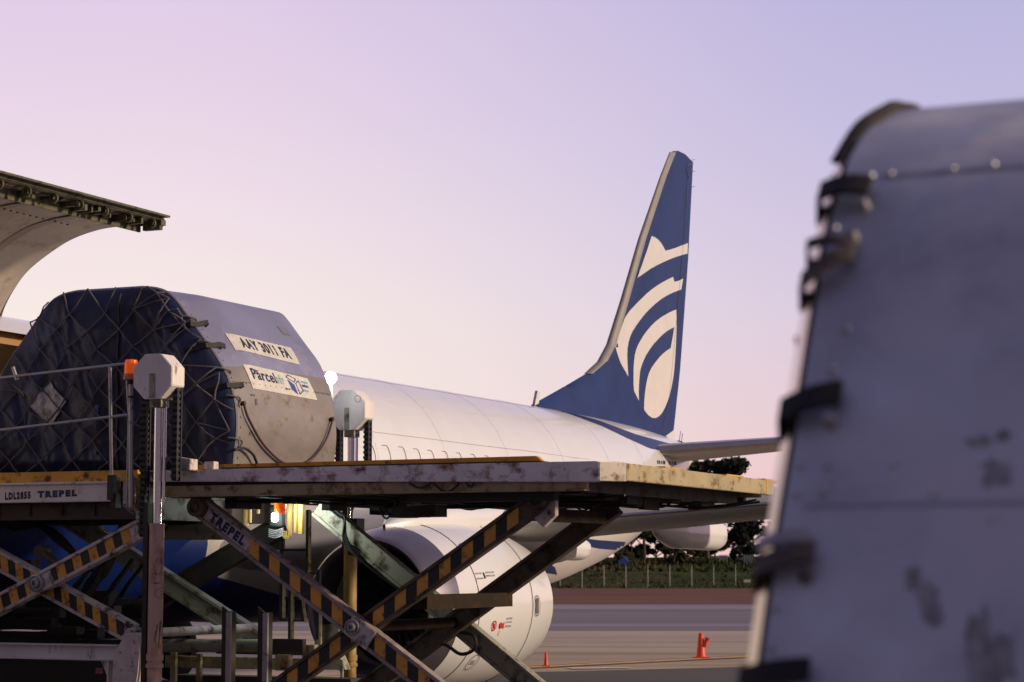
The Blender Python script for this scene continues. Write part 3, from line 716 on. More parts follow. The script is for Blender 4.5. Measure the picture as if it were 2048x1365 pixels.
# landing gear
for sgn in (1, -1):
    b = B(); b.cyl((sgn * 2.86, 19.0, .55), (sgn * 2.7, 19.0, 2.1), .11); b.cyl((sgn * 2.86, 19.3, .8), (sgn * 2.3, 20, 2), .06); b.cyl((sgn * 2.5, 19, .56), (sgn * 3.2, 19, .56), .07)
    g = finish(b, 'main_gear', 'galv', ac, smooth=True)
    for o in (-.3, .3):
        b = B(); b.lathe((sgn * 2.86 + o - .18, 19, .56), (1, 0, 0), [(0, .3), (0, .46), (.06, .54), (.18, .56), (.30, .54), (.36, .46), (.36, .3), (.3, .28), (.3, .05)], 28); finish(b, 'tyre', 'rubber', g, smooth=True)
# cargo door, swung up over the opening
dp = [(0.12, 5.2), (.2, 5.44), (.38, 5.72), (.62, 5.97), (.99, 6.2), (1.35, 6.36), (1.78, 6.45), (2.2, 6.47), (2.6, 6.44), (2.78, 6.42)]
dps = [Vector(p) for p in dp]; dpc = []
for i_ in range(len(dps) - 1):
    a_, b_, c_, d_ = dps[max(0, i_ - 1)], dps[i_], dps[i_ + 1], dps[min(len(dps) - 1, i_ + 2)]
    for k_ in range(6):
        t = k_ / 6; dpc.append(tuple(.5 * (2 * b_ + (c_ - a_) * t + (2 * a_ - 5 * b_ + 4 * c_ - d_) * t * t + (3 * b_ - a_ - 3 * c_ + d_) * t ** 3)))
dp = dpc + [dp[-1]]
def dprof(v, off=0):
    t = v * (len(dp) - 1); i = min(int(t), len(dp) - 2); q = t - i; a, c = Vector(dp[i]), Vector(dp[i + 1]); p = a.lerp(c, q)
    n_ = Vector((-(c - a).y, (c - a).x)).normalized(); return p + n_ * off
DA0, DA1 = 6.7, 10.4
b = B(); b.grid(lambda u, v: (dprof(v, .012)[0], DA0 + (DA1 - DA0) * u, dprof(v, .012)[1]), 6, 40)
do = finish(b, 'cargo_door', 'ac_white', ac, smooth=True)
b = B(); b.grid(lambda u, v: (dprof(.93 * v, -.11 * math.sin(math.pi * min(1, v * 1.0 + .0)) ** .3)[0], DA0 + (DA1 - DA0 - .02) * u, dprof(.93 * v, -.11 * math.sin(math.pi * min(1, v)) ** .3)[1]), 6, 40)
b.grid(lambda u, v: (dprof(v, .01 - .11 * u)[0], DA1 - .015 * u, dprof(v, .01 - .11 * u)[1]), 2, 40)
finish(b, 'door_lining', 'lining', do, smooth=True)
b = B()
for A in (8.3, 9.35):
    b.grid(lambda u, v: (dprof(.05 + .83 * v, -.118)[0], A + .16 * u, dprof(.05 + .83 * v, -.118)[1]), 1, 30)
b.grid(lambda u, v: (dprof(.76 + .02 * v, -.12)[0], DA0 + 3.6 * u, dprof(.76 + .02 * v, -.12)[1]), 4, 1)
finish(b, 'lining_seam', mat('lining_seam', (.24, .20, .17), .6), do)
b = B()
for k in range(11): p = dprof(.66, -.125); b.cyl((p[0], 8.4 + k * .13, p[1]), (p[0] + .002, 8.4 + k * .13, p[1] - .012), .016, n=8)
finish(b, 'rivet_row', 'ink', do)
# latch edge along the outer end of the door
b = B(); x0, z0 = dp[-1]
DA1 -= .12; b.box((x0 - .02, DA0, z0 + .015), (x0 + .10, DA1 + .10, z0 + .04)); b.box((x0 - .30, DA0, z0 - .17), (x0 - .27, DA1 - .02, z0 - .0)); b.box((x0 + .0, DA0, z0 - .02), (x0 + .02, DA1 + .05, z0 + .015))
b.box((x0 - .28, DA0, z0 - .03), (x0 + .0, DA1 - .02, z0 + .0))
r = random.Random(5)
for k in range(30):
    A = DA0 + (DA1 - DA0) * (k + .6 * r.random()) / 30; h_ = .04 + .09 * r.random() ** 2; d_ = .03 + .16 * r.random()
    b.box((x0 - .26, A, z0 - h_), (x0 - d_, A + r.uniform(.01, .07), z0 - .02))
for k in range(7):
    A = DA0 + .3 + k * .52; b.lathe((x0 - .02, A, z0 - .09), (0, 1, 0), [(0, .04), (0, .062), (.03, .062), (.03, .04)], 16)
b.box((x0 - .24, DA1 - .02, z0 - .15), (x0 + .02, DA1 + .05, z0 - .09)); b.box((x0 - .2, DA1 - .02, z0 - .09), (x0 + .04, DA1 + .09, z0 - .02))
finish(b, 'latch_edge', 'primer', do)
pl = bpy.data.lights.new('hold_lamp', 'POINT'); pl.energy = 25; pl.color = (1, .62, .3); pl.shadow_soft_size = .2
po = bpy.data.objects.new('hold_lamp', pl); COL.objects.link(po); po.location = W(0, 8.6, 4.6)

# ================================================================== CARGO CONTAINERS
CPF = [(0, 2.96), (0, 3.1), (.035, 3.35), (.04, 3.55), (.0, 3.78), (-.10, 4.02), (-.27, 4.27), (-.45, 4.48), (-.62, 4.69), (-.74, 4.84), (-.86, 4.94), (-1.0, 4.99), (-1.18, 5.01)]
def container(P1, A0, Z0, depth, swap, label, seed):
    """profile end faces -A when swap is False; with swap the curved shell faces -A and the net end faces -P"""
    pass
CW = 3.22
def prof_full(P1=6.0, Z0=2.96, step=6):
    half = []
    for i in range(len(CPF) - 1):
        for k in range(3):
            t = k / 3; half.append((CPF[i][0] * (1 - t) + CPF[i + 1][0] * t, CPF[i][1] * (1 - t) + CPF[i + 1][1] * t))
    half.append(CPF[-1])
    # smooth once
    for _ in range(2): half = [half[0]] + [((half[i - 1][0] + 2 * half[i][0] + half[i + 1][0]) / 4, (half[i - 1][1] + 2 * half[i][1] + half[i + 1][1]) / 4) for i in range(1, len(half) - 1)] + [half[-1]]
    r_ = [(P1 + x, Z0 + z - 2.96) for x, z in half]; l_ = [(P1 - CW - x, Z0 + z - 2.96) for x, z in half][::-1]
    return r_, r_ + l_
ctn = thing('cargo_container', 'bare aluminium cargo container with blue netted cover standing on the loader', 'container', (4.4, 7.9, 2.96))
RR, FULL = prof_full()
CA0, CA1 = 6.9, 9.12
b = B(); b.box((6.0 - CW - .04, CA0 - .05, 2.95), (6.05, CA1 + .05, 3.0)); finish(b, 'base_plate', 'galv', ctn)
arc = [0]
for i in range(1, len(RR)): arc.append(arc[-1] + math.dist(RR[i], RR[i - 1]))
RE = []
for k_, (x_, z_) in enumerate(RR):
    f_b = max(0, min(1, (z_ - 3.7) / .6)) * max(0, min(1, (5.012 - z_) / .12)); RE.append((x_ + .085 * f_b, z_ + .055 * f_b))
def rr_at(i, A):
    t = max(0, min(1, (A - CA0) / .55)); t = t * t * (3 - 2 * t); return (RR[i][0] * (1 - t) + RE[i][0] * t, RR[i][1] * (1 - t) + RE[i][1] * t)
def full_at(A):
    r_ = [rr_at(i, A) for i in range(len(RR))]; return r_ + [(2 * (6.0 - CW / 2) - x, z) for x, z in r_[::-1]]
def shell_pt(A, s, off=.006):
    i = min(max(int(np.searchsorted(arc, s)) - 1, 0), len(RR) - 2); t = (s - arc[i]) / (arc[i + 1] - arc[i]); a, c = rr_at(i, A), rr_at(i + 1, A)
    d = Vector((c[0] - a[0], c[1] - a[1])).normalized(); return (a[0] * (1 - t) + c[0] * t + d.y * off, A, a[1] * (1 - t) + c[1] * t - d.x * off)
b = B(); n = len(FULL); ns = 12; AA_ = [CA0 + (CA1 - CA0) * (i / ns) for i in range(ns + 1)]
for A in AA_: b.v += [(p[0], A, p[1]) for p in full_at(A)]
for i in range(ns):
    for j in range(n - 1):
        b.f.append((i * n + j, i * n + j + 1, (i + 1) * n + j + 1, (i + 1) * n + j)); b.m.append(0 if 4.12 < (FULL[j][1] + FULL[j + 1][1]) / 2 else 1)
b.add([(p[0], CA1, p[1]) for p in full_at(CA1)], [tuple(range(n))])
sh = finish(b, 'shell', ['alu', 'alu_low'], ctn, smooth=True)
def shell_px(px, py):
    # pixel to (A, s) on the curved side
    best = None
    for s in np.linspace(0, arc[-1] - .001, 260):
        q = shell_pt(8.0, float(s), 0); h = atP(px, py, q[0]); q = shell_pt(h[1], float(s), 0); h = atP(px, py, q[0]); e = abs(h[2] - q[2])
        if best is None or e < best[0]: best = (e, h[1], float(s))
    return best[1], best[2]
def quadmap(c4):
    (a, b_, c_, d) = [shell_px(*p) for p in c4]       # top-left, top-right, bottom-right, bottom-left
    def fn(u, v, off=.006):
        A = (d[0] * (1 - u) + c_[0] * u) * (1 - v) + (a[0] * (1 - u) + b_[0] * u) * v; s = (d[1] * (1 - u) + c_[1] * u) * (1 - v) + (a[1] * (1 - u) + b_[1] * u) * v
        return shell_pt(A, s, off)
    return fn
f1 = quadmap([(448, 669), (581, 697), (599, 730), (469, 703)])
b = B(); b.grid(lambda u, v: f1(u, v, .005), 12, 6); p1 = finish(b, 'number_plate', 'plate', ctn, norm=False)
b = B(); put_text(b, 'AAY 3011 FA', lambda u, v: f1(u, v, .009), .13, .90, .20, .84, .036); finish(b, 'lettering', 'ink', p1, norm=False)
f2 = quadmap([(484, 730), (614, 757), (634, 801), (505, 778)])
b = B(); b.grid(lambda u, v: f2(u, v, .005), 12, 8); p2 = finish(b, 'logo_plate', 'plate', ctn, norm=False)
g2 = lambda u, v: f2(u, v, .009)
b = B(); put_text(b, 'Parcel', g2, .06, .42, .40, .86, .022); finish(b, 'lettering', 'ink_navy', p2, norm=False)
b = B(); put_text(b, 'air', g2, .43, .56, .42, .82, .03); finish(b, 'lettering', 'ink_pale', p2, norm=False)
b = B()
def P_(pts): b.add([g2(*p) for p in pts], [tuple(range(len(pts)))])
def seg(p, q, w):
    d = Vector((q[0] - p[0], (q[1] - p[1]) * .35)).normalized(); nx, ny = -d.y * w, d.x * w / .35 ; P_([(p[0] + nx, p[1] + ny), (q[0] + nx, q[1] + ny), (q[0] - nx, q[1] - ny), (p[0] - nx, p[1] - ny)])
P_([(.615, .70), (.70, .50), (.70, .08), (.625, .28)])
for a_, c_ in (((.615, .80), (.66, .93)), ((.66, .93), (.765, .80)), ((.765, .80), (.715, .63)), ((.715, .63), (.615, .80)), ((.735, .60), (.80, .75)), ((.80, .75), (.81, .32)), ((.81, .32), (.735, .12)), ((.735, .12), (.735, .60))): seg(a_, c_, .006)
P_([(.83, .50), (.93, .50), (.93, .60), (.83, .60)]); finish(b, 'box_logo', 'ink_blue', p2, norm=False)
b = B(); P_([(.85, .70), (.95, .70), (.95, .77), (.85, .77)]); P_([(.82, .30), (.90, .30), (.90, .37), (.82, .37)]); finish(b, 'logo_stripes', 'ink_teal', p2, norm=False)
b = B(); f3 = quadmap([(553, 652), (571, 656), (581, 672), (566, 668)]); b.grid(lambda u, v: f3(u, v, .005), 3, 3); finish(b, 'repair_patch', mat('patch_grey', (.28, .26, .30), .5, .5), ctn, norm=False)
# seam, rivets and edge bead along the profile
b = B(); b.tube([(p[0] + .006, CA0 + .01, p[1]) for p in FULL], .02, 6); finish(b, 'edge_bead', 'galv', ctn, smooth=True)
b = B()
for s in np.arange(.05, arc[-1] - .4, .11):
    for A in (CA0 + .10,): p = shell_pt(A, float(s), 0); q = shell_pt(A, float(s), .012); b.cyl(p, q, .012, n=6)
for A in np.arange(CA0 + .1, CA1, .12):
    for s in (.09, .98): p = shell_pt(float(A), s, 0); q = shell_pt(float(A), s, .008); b.cyl(p, q, .009, n=6)
finish(b, 'rivets', 'galv', ctn)
b = B(); b.grid(lambda u, v: shell_pt(CA0 + .02 + (CA1 - CA0 - .04) * u, .985 + .012 * v, .004), 8, 1)
for (px, py, w, h_) in ((512, 742, .09, .03), (575, 778, .12, .02), (512, 805, .04, .06), (500, 868, .03, .04), (505, 790, .08, .02)):
    A, s = shell_px(px, py); b.grid(lambda u, v: shell_pt(A + w * (u - .5), s + h_ * (v - .5) * (1 + .4 * math.sin(u * 7)), .005), 3, 2)
finish(b, 'scratches', mat('scratch', (.10, .09, .09), .6), ctn, norm=False)
# hanging strap on the curved side
pts = []
for (px, py) in ((482, 809), (488, 830), (500, 855), (515, 880), (535, 905), (560, 924), (590, 931), (615, 920), (635, 900), (650, 873), (660, 841)):
    A, s = shell_px(px, py); pts.append(shell_pt(A, s, .035))
b = B(); b.tube(pts, .014, 6, sm=3); finish(b, 'hanging_strap', mat('strap_red', (.06, .025, .025), .6, spots=(.16, .02, .03), amt=.4, scale=3), ctn, smooth=True)
b = B()
for px, py in ((482, 808), (660, 839)): A, s = shell_px(px, py); b.cyl(shell_pt(A, s, 0), shell_pt(A, s, .05), .025, n=10)
finish(b, 'strap_lug', 'dark_steel', ctn)
# cover: bulging blue tarpaulin
PC = 6.0 - CW / 2
def tarp_d(P, Z):
    n1 = noise.noise(Vector((P * 1.3, Z * .7, 2))) * .06 + noise.noise(Vector((P * 6 + Z, Z * 1.1, 5))) * .045 + noise.noise(Vector((P * 13 + Z * 4, Z * 3.0 - P, 9))) * .022 - .03 * abs(noise.noise(Vector((P * 4 - Z * 3, Z * 2.5 + P, 4))))
    return n1
def edge_r(P, Z):
    # 0 at rim, 1 inside
    m = 9
    for i in range(0, len(FULL), 2): m = min(m, (FULL[i][0] - P) ** 2 + (FULL[i][1] - Z) ** 2)
    return min(1, math.sqrt(m) / .25)
def cover_fn(u, v):
    k = v; j = u * (len(FULL) - 1); i = min(int(j), len(FULL) - 2); t = j - i
    P = FULL[i][0] * (1 - t) + FULL[i + 1][0] * t; Z = FULL[i][1] * (1 - t) + FULL[i + 1][1] * t
    P = PC + (P - PC) * k; Z = 3.75 + (Z - 3.75) * k
    e = min(1, (1 - k) * 5); return (P, CA0 - .012 - (.11 * math.sqrt(e) + tarp_d(P, Z) * e), Z)
b = B(); b.grid(cover_fn, 150, 60)
# the bottom triangle between the two lower corners
b.grid(lambda u, v: ((FULL[-1][0] + (FULL[0][0] - FULL[-1][0]) * u - PC) * v + PC, CA0 - .012 - (.11 * math.sqrt(min(1, (1 - v) * 5)) + tarp_d((FULL[-1][0] + (FULL[0][0] - FULL[-1][0]) * u - PC) * v + PC, 3.75 + (2.96 - 3.75) * v) * min(1, (1 - v) * 5)), 3.75 + (2.96 - 3.75) * v), 90, 40)
cv = finish(b, 'cover', 'tarp', ctn, smooth=True)
def cover_y(P, Z):
    e = edge_r(P, Z); return CA0 - .030 - (.11 * math.sqrt(e) + tarp_d(P, Z) * e)
M['placard'] = mat('worn_placard', (.60, .57, .55), .6, spots=(.20, .19, .13), amt=.65, scale=6)
dm = [atA(x, y, CA0 - .15) for x, y in ((93, 760), (130, 803), (98, 855), (58, 812))]
b = B()
def dmf(u, v):
    a = [dm[0][i] * (1 - u) + dm[1][i] * u for i in range(3)]; c_ = [dm[3][i] * (1 - u) + dm[2][i] * u for i in range(3)]; P = a[0] * (1 - v) + c_[0] * v; Z = a[2] * (1 - v) + c_[2] * v
    return (P, cover_y(P, Z) - .004, Z)
b.grid(dmf, 14, 14); finish(b, 'worn_placard', 'placard', cv, norm=False)
b = B()
for (px, py, w, h_) in ((196, 820, .05, .10), (190, 905, .06, .06), (287, 722, .05, .13)):
    q = atA(px, py, CA0 - .13); b.grid(lambda u, v: (q[0] + w * (u - .5), cover_y(q[0] + w * (u - .5), q[2] + h_ * (v - .5)) - .002, q[2] + h_ * (v - .5)), 4, 4)
finish(b, 'cover_patch', mat('cover_patch', (.04, .09, .22), .6), cv, norm=False)
b = B()
cxs = PC + .22
b.tube([(cxs, cover_y(cxs, z) + .004, z) for z in np.arange(3.02, 4.98, .08)], .012, 4)
finish(b, 'cover_seam', 'ink', cv)
# net of cords over the cover
def inside_prof(P, Z, m=.0):
    if Z < 2.99: return False
    x = np.interp(Z, [p[1] for p in RR], [p[0] for p in RR]); return 2 * PC - x + m < P < x - m and Z < 5.0 - m * .6
r = random.Random(21); nodes = {}
for i in range(-14, 30):
    for j in range(-14, 30):
        P = 4.42 + (i - j) * .205 + r.uniform(-.04, .04); Z = 2.7 + (i + j) * .205 + r.uniform(-.035, .035)
        P += .05 * math.sin(Z * 3 + P); nodes[i, j] = (P, Z)
hooks = [RR[k] for k in range(5, len(RR), 5)] + [(2 * PC - RR[k][0], RR[k][1]) for k in range(4, len(RR), 5)] + [(PC - .9 + .36 * k, 5.01) for k in range(6)]
b = B(); hk = set()
def near_hook(p): return min(hooks, key=lambda h: (h[0] - p[0]) ** 2 + (h[1] - p[1]) ** 2)
for (i, j), p in nodes.items():
    for dd in ((1, 0), (0, 1)):
        q = nodes.get((i + dd[0], j + dd[1]))
        if not q: continue
        a, c_ = inside_prof(*p, .07), inside_prof(*q, .07)
        if a and c_: pts = [(p[0] * (1 - t) + q[0] * t, p[1] * (1 - t) + q[1] * t) for t in (0, .33, .67, 1)]; hkp = None
        elif a or c_:
            s, e = (p, q) if a else (q, p)
            if e[1] < 3.05: h = e; h = (s[0] + (e[0] - s[0]) * (s[1] - 3.0) / max(.01, s[1] - e[1]), 3.0)
            else: h = near_hook(((s[0] + e[0]) / 2, (s[1] + e[1]) / 2))
            if math.dist(s, h) > .65: continue
            pts = [(s[0] * (1 - t) + h[0] * t, s[1] * (1 - t) + h[1] * t) for t in (0, .33, .67, 1)]
        else: continue
        b.tube([(x, cover_y(x, z) - .012, z) for x, z in pts], .0085, 5)
for (i, j), p in nodes.items():
    if inside_prof(*p, .07): b.lathe((p[0], cover_y(*p) - .03, p[1]), (0, 1, 0), [(0, .002), (.004, .014), (.02, .014), (.024, .002)], 6)
for hp in ((398, 650), (436, 735), (462, 862), (352, 600)):
    sh_ = shell_px(*hp)[1]; hq = shell_pt(CA0, sh_, .01); h2 = (hq[0] - .03, hq[2])
    near_ = sorted([p for p in nodes.values() if inside_prof(*p, .07) and p[0] < h2[0] - .04], key=lambda p: math.dist(p, h2))[:3]
    for p in near_:
        if math.dist(p, h2) > .8: continue
        b.tube([(h2[0] * (1 - t) + p[0] * t, cover_y(h2[0] * (1 - t) + p[0] * t, h2[1] * (1 - t) + p[1] * t) - .014, h2[1] * (1 - t) + p[1] * t) for t in (0, .25, .5, .75, 1)], .0085, 5)
nt_ = finish(b, 'net', 'net', ctn, smooth=True)
# strap tabs wrapped round the rim onto the shell
for k, s in enumerate([shell_px(*p)[1] for p in ((470, 776), (430, 697), (384, 652))]):
    p0 = shell_pt(CA0, s, .02); p1 = shell_pt(CA0 + .20, s + .02 * (-1) ** k, .035); p2 = (p0[0] - .25, cover_y(p0[0] - .25, p0[2] - .06) - .01, p0[2] - .07)
    b = B(); w = .022
    vv = []
    for q in (p2, (p0[0] - .03, CA0 - .07, p0[2]), p0, shell_pt(CA0 + .1, s, .05), p1):
        vv += [(q[0] + .2 * w, q[1], q[2] - w), (q[0] - .2 * w, q[1], q[2] + w), (q[0] - .2 * w + .014, q[1], q[2] + w + .014), (q[0] + .2 * w + .014, q[1], q[2] - w + .006)]
    fs = []
    for i in range(4):
        for q in range(4): fs.append((4 * i + q, 4 * i + (q + 1) % 4, 4 * i + 4 + (q + 1) % 4, 4 * i + 4 + q))
    fs += [(0, 1, 2, 3), (16, 17, 18, 19)]; b.add(vv, fs)
    b.cyl(shell_pt(CA0 + .19, s, .0), shell_pt(CA0 + .19, s, .05), .012, n=8)
    finish(b, 'strap_tab', 'strap', ctn)
b = B()
for s in (.35, .8, 1.12, 1.48, 1.85):
    c_ = shell_pt(CA0 + .05, s, .025); b.tube([(c_[0] - .07, CA0 - .07, c_[2] + .02), (c_[0], CA0 - .03, c_[2] + .01), (c_[0] + .01, CA0 + .07, c_[2]), (c_[0] - .0, CA0 + .1, c_[2] - .04), (c_[0], CA0 + .06, c_[2] - .09)], .012, 5, sm=3)
finish(b, 'net_hooks', 'net', ctn)
# trailing strap at the lower rim
A_, s_ = shell_px(458, 905); A2, s2 = shell_px(490, 927)
b = B(); b.tube([shell_pt(CA0 - .03, s_ + .03, .03), shell_pt(CA0 + .12, s_ + .06, .05), shell_pt(CA0 + .3, s_ + .0, .06), shell_pt(CA0 + .42, s_ - .1, .05)], .016, 5, sm=4); finish(b, 'trailing_strap', 'strap', ctn)

# ---- the second container, out of focus close to the camera
c2 = thing('cargo_container', 'large blurred grey container close up at the right edge of the photo', 'container', (18.2, CA + 4.6, .8))
K2 = 17.073
pr = [(3.02, .80), (2.985, 1.0), (2.975, 1.2), (2.98, 1.4), (3.02, 1.6), (3.10, 1.79), (3.22, 2.03), (3.32, 2.19), (3.42, 2.37), (3.50, 2.51), (3.57, 2.60), (3.66, 2.685), (3.79, 2.765), (3.93, 2.82), (4.06, 2.85), (4.20, 2.87)]
for _ in range(1): pr = [pr[0]] + [((pr[i - 1][0] + 4 * pr[i][0] + pr[i + 1][0]) / 6, (pr[i - 1][1] + 4 * pr[i][1] + pr[i + 1][1]) / 6) for i in range(1, len(pr) - 1)] + [pr[-1]]
pr2 = [(CA + a, z) for a, z in pr]; mid = CA + 3.0 + 1.61
pf = pr2 + [(2 * mid - a, z) for a, z in pr2[::-1]]
ar2 = [0]
for i in range(1, len(pr2)): ar2.append(ar2[-1] + math.dist(pr2[i], pr2[i - 1]))
def s2(P, s, off=0):
    i = min(max(int(np.searchsorted(ar2, s)) - 1, 0), len(pr2) - 2); t = (s - ar2[i]) / (ar2[i + 1] - ar2[i]); a, c = pr2[i], pr2[i + 1]
    d = Vector((c[0] - a[0], c[1] - a[1])).normalized(); return (P, a[0] * (1 - t) + c[0] * t - d.y * off, a[1] * (1 - t) + c[1] * t + d.x * off)
def s2px(px, py):
    best = None
    for s in np.linspace(0, ar2[-1] - .001, 400):
        q = s2(0, float(s)); h = atA(px, py, q[1]); e = abs(h[2] - q[2])
        if best is None or e < best[0]: best = (e, h[0], float(s))
    return best[1], best[2]
b = B(); n = len(pf)
for P in np.linspace(K2 + .03, K2 + 2.24, 7): b.v += [(float(P), a, z) for a, z in pf]
b.f = [(i * n + j, i * n + j + 1, (i + 1) * n + j + 1, (i + 1) * n + j) for i in range(6) for j in range(n - 1)]; b.m = [0] * len(b.f)
b.add([(K2 + 2.24, a, z) for a, z in pf], [tuple(range(n))])
finish(b, 'shell', 'alu2', c2, smooth=True, bevel=0)
b = B(); b.grid(lambda u, v: (lambda q: (K2 - .004 + .026 * u, q[0] + (.034 * (1 - u) - .002) * (1 if v < .5 else -1), q[1] - .01 * (1 - u)))(pf[int(round(v * (n - 1)))]), 1, n - 1)
finish(b, 'edge_flange', mat('flange', (.80, .70, .55), .3, .9), c2, smooth=True)
b = B()
b.add([(K2 - .006, a + (.036 if i < n / 2 else -.036), z - .012) for i, (a, z) in enumerate(pf)], [tuple(range(n))]); cvr = finish(b, 'cover', 'tarp', c2)
b = B(); b.box((K2 - .03, CA + 2.98, .74), (K2 + 2.28, mid * 2 - CA - 2.98, .80)); finish(b, 'base_plate', 'galv', c2)
b = B()
for (px, py, rr) in ((1740, 352, .009), (1780, 350, .009), (1905, 338, .008), (1985, 330, .008), (1668, 458, .009), (1707, 470, .009), (1690, 655, .011), (1662, 738, .011), (1653, 930, .008), (1600, 932, .007), (1645, 990, .008), (1592, 988, .007), (1785, 930, .007), (1865, 985, .009), (1965, 922, .009), (1580, 1060, .007), (1622, 1075, .008), (1550, 1215, .007), (1540, 1300, .008), (1980, 1040, .008)):
    P, s = s2px(px, py); b.cyl(s2(P, s, 0), s2(P, s, .006), rr, rr * .6, 10)
finish(b, 'rivets', 'alu2', c2, smooth=True)
b = B()
for s in (s2px(1900, 345)[1],): b.grid(lambda u, v: s2(K2 + .1 + 2.1 * u, s - .005 + .010 * v, .003), 6, 1)
s = s2px(1800, 1010)[1]; b.grid(lambda u, v: s2(K2 + .06 + 2.1 * u, s - .004 + .008 * v, .002), 6, 1)
finish(b, 'lap_seam', mat('lap', (.43, .42, .47), .5, .5), c2, norm=False)
b = B(); r = random.Random(4)
for (px, py, w, h_) in ((1960, 885, .022, .012), (2003, 875, .012, .012), (1985, 950, .014, .028), (2010, 945, .010, .026), (1828, 1155, .014, .022), (1852, 1190, .014, .024), (1866, 1225, .016, .022), (1955, 1290, .02, .06), (1998, 1320, .022, .06), (1960, 1350, .02, .05)):
    P0, s0 = s2px(px, py); k = 16; pts = [s2(P0 + w * math.cos(a) * (.5 + .8 * r.random()), s0 + h_ * math.sin(a) * (.5 + .8 * r.random()), .002) for a in np.linspace(0, 2 * math.pi, k, endpoint=False)]; b.add(pts, [tuple(range(k))])
finish(b, 'scuff_marks', mat('scuff', (.24, .235, .24), .7, spots=(.45, .44, .46), amt=.9, scale=26), c2, norm=False)
def webbing(pxs, w, name='strap_tab', material='strap', lift=.02):
    b = B(); P_s = [s2px(*p) for p in pxs]; P_s = [(max(P, K2 - .012 if i == 0 else K2 + .004), s) for i, (P, s) in enumerate(P_s)]; w *= .85; vv = []
    ce = [Vector(s2(P, s, lift * (1 if 0 < i < len(P_s) - 1 else .3))) for i, (P, s) in enumerate(P_s)]
    for i, c_ in enumerate(ce):
        d = (ce[min(i + 1, len(ce) - 1)] - ce[max(0, i - 1)]).normalized(); nrm = Vector((0, -1, .3)).normalized(); q = d.cross(nrm).normalized() * w / 2
        vv += [c_ - q, c_ + q, c_ + q + nrm * .012, c_ - q + nrm * .012]
    fs = [(0, 1, 2, 3), tuple(4 * (len(ce) - 1) + k for k in range(4))]
    for i in range(len(ce) - 1):
        for q in range(4): fs.append((4 * i + q, 4 * i + (q + 1) % 4, 4 * i + 4 + (q + 1) % 4, 4 * i + 4 + q))
    b.add(vv, fs); return b
def tab(mid, end, w, name='strap_tab', material='strap', stud=None, folds=1):
    (_, sm), (Pe, se) = s2px(*mid), s2px(*end); b = B(); vv = []; n_ = 8
    for i in range(n_ + 1):
        t = max(0, (i - 1) / (n_ - 1)); P = K2 + .004 + (Pe - K2 - .004) * t; s_ = sm + (se - sm) * t; lf = .014 + .010 * math.sin(math.pi * t) + (.004 * math.sin(9 * t) if folds > 1 else 0)
        for ds, o_ in ((-w / 2, lf), (w / 2, lf), (w / 2, lf + .010), (-w / 2, lf + .010)): vv.append(s2(P, max(.01, s_ + ds), o_) if i else s2(K2 - (.012 if o_ > lf else .004), max(.01, s_ + ds), -.04))
    fs = [(0, 1, 2, 3), tuple(4 * n_ + k for k in range(4))]
    for i in range(n_):
        for q in range(4): fs.append((4 * i + q, 4 * i + (q + 1) % 4, 4 * i + 4 + (q + 1) % 4, 4 * i + 4 + q))
    b.add(vv, fs); o = finish(b, name, material, c2, smooth=True)
    if stud:
        b = B(); P, s_ = s2px(*stud); b.cyl(s2(P, s_, 0), s2(P, s_, .022), .013, .009, n=12); finish(b, 'strap_stud', 'galv', o, smooth=True)
M['strap_brown'] = mat('strap_brown', (.10, .08, .08), .8, spots=(.05, .04, .04), amt=.5, scale=30)
tab((1665, 400), (1745, 388), .040, stud=(1727, 415))
tab((1640, 575), (1712, 515), .034, material='strap_brown'); tab((1650, 505), (1715, 497), .016, material='strap_brown', stud=(1705, 480)); 
tab((1590, 838), (1688, 795), .042, stud=(1662, 848)); b = B(); P, s = s2px(1667, 770); b.cyl(s2(P, s, 0), s2(P, s, .012), .009, n=10); finish(b, 'strap_stud', 'galv', c2, smooth=True)
tab((1540, 1150), (1635, 1118), .032, material='strap_brown', stud=(1612, 1152)); tab((1540, 1100), (1625, 1086), .020, 'strap_buckle', 'galv'); tab((1530, 1372), (1625, 1350), .034)
M['rope'] = mat('rope', (.045, .035, .034), .85, spots=(.03, .025, .02), amt=.5, scale=60, bump=.3)
b = B(); r = random.Random(8)
e0 = lambda k, off: (K2 + off, pr2[k][0], pr2[k][1])
for k in range(5):
    o = [(K2 - .004 + .005 * k, pr2[11][0] + .02, pr2[11][1] + .0), (K2 + .002 + .008 * k, pr2[12][0] + .03, pr2[12][1] + .012 + .004 * (k % 2)), (K2 + .015 + .008 * k, pr2[13][0] + .04, pr2[13][1] + .014 + .005 * (k % 3)), (K2 + .035 + .006 * k, pr2[14][0] - .02 * (k % 2), pr2[14][1] + .0)]
    b.tube(o, .0075, 6, sm=4)
finish(b, 'rope_lump', 'rope', c2, smooth=True)
b = B()
for k in range(5, 15):
    a = pr2[k]; b.tube([(K2 - .007, a[0] + .03, a[1] - .02), (K2 - .012, a[0] + .10, a[1] - .09 - .05 * (k % 2)), (K2 - .012, a[0] + .3, a[1] - .22)], .005, 5, sm=2)
finish(b, 'net', 'rope', cvr)

# ================================================================== CARGO LOADER
NA = 6.28                       # plane of its near side rail
ld = thing('cargo_loader', 'scissor-lift aircraft cargo loader with striped arms raised to the aircraft door', 'cargo loader', (7, 9, 0))
def LA(px, py, A): h = atA(px, py, A); return (h[0], h[2])
C1 = (10.50, NA); ZD = 2.95; FA = 11.3
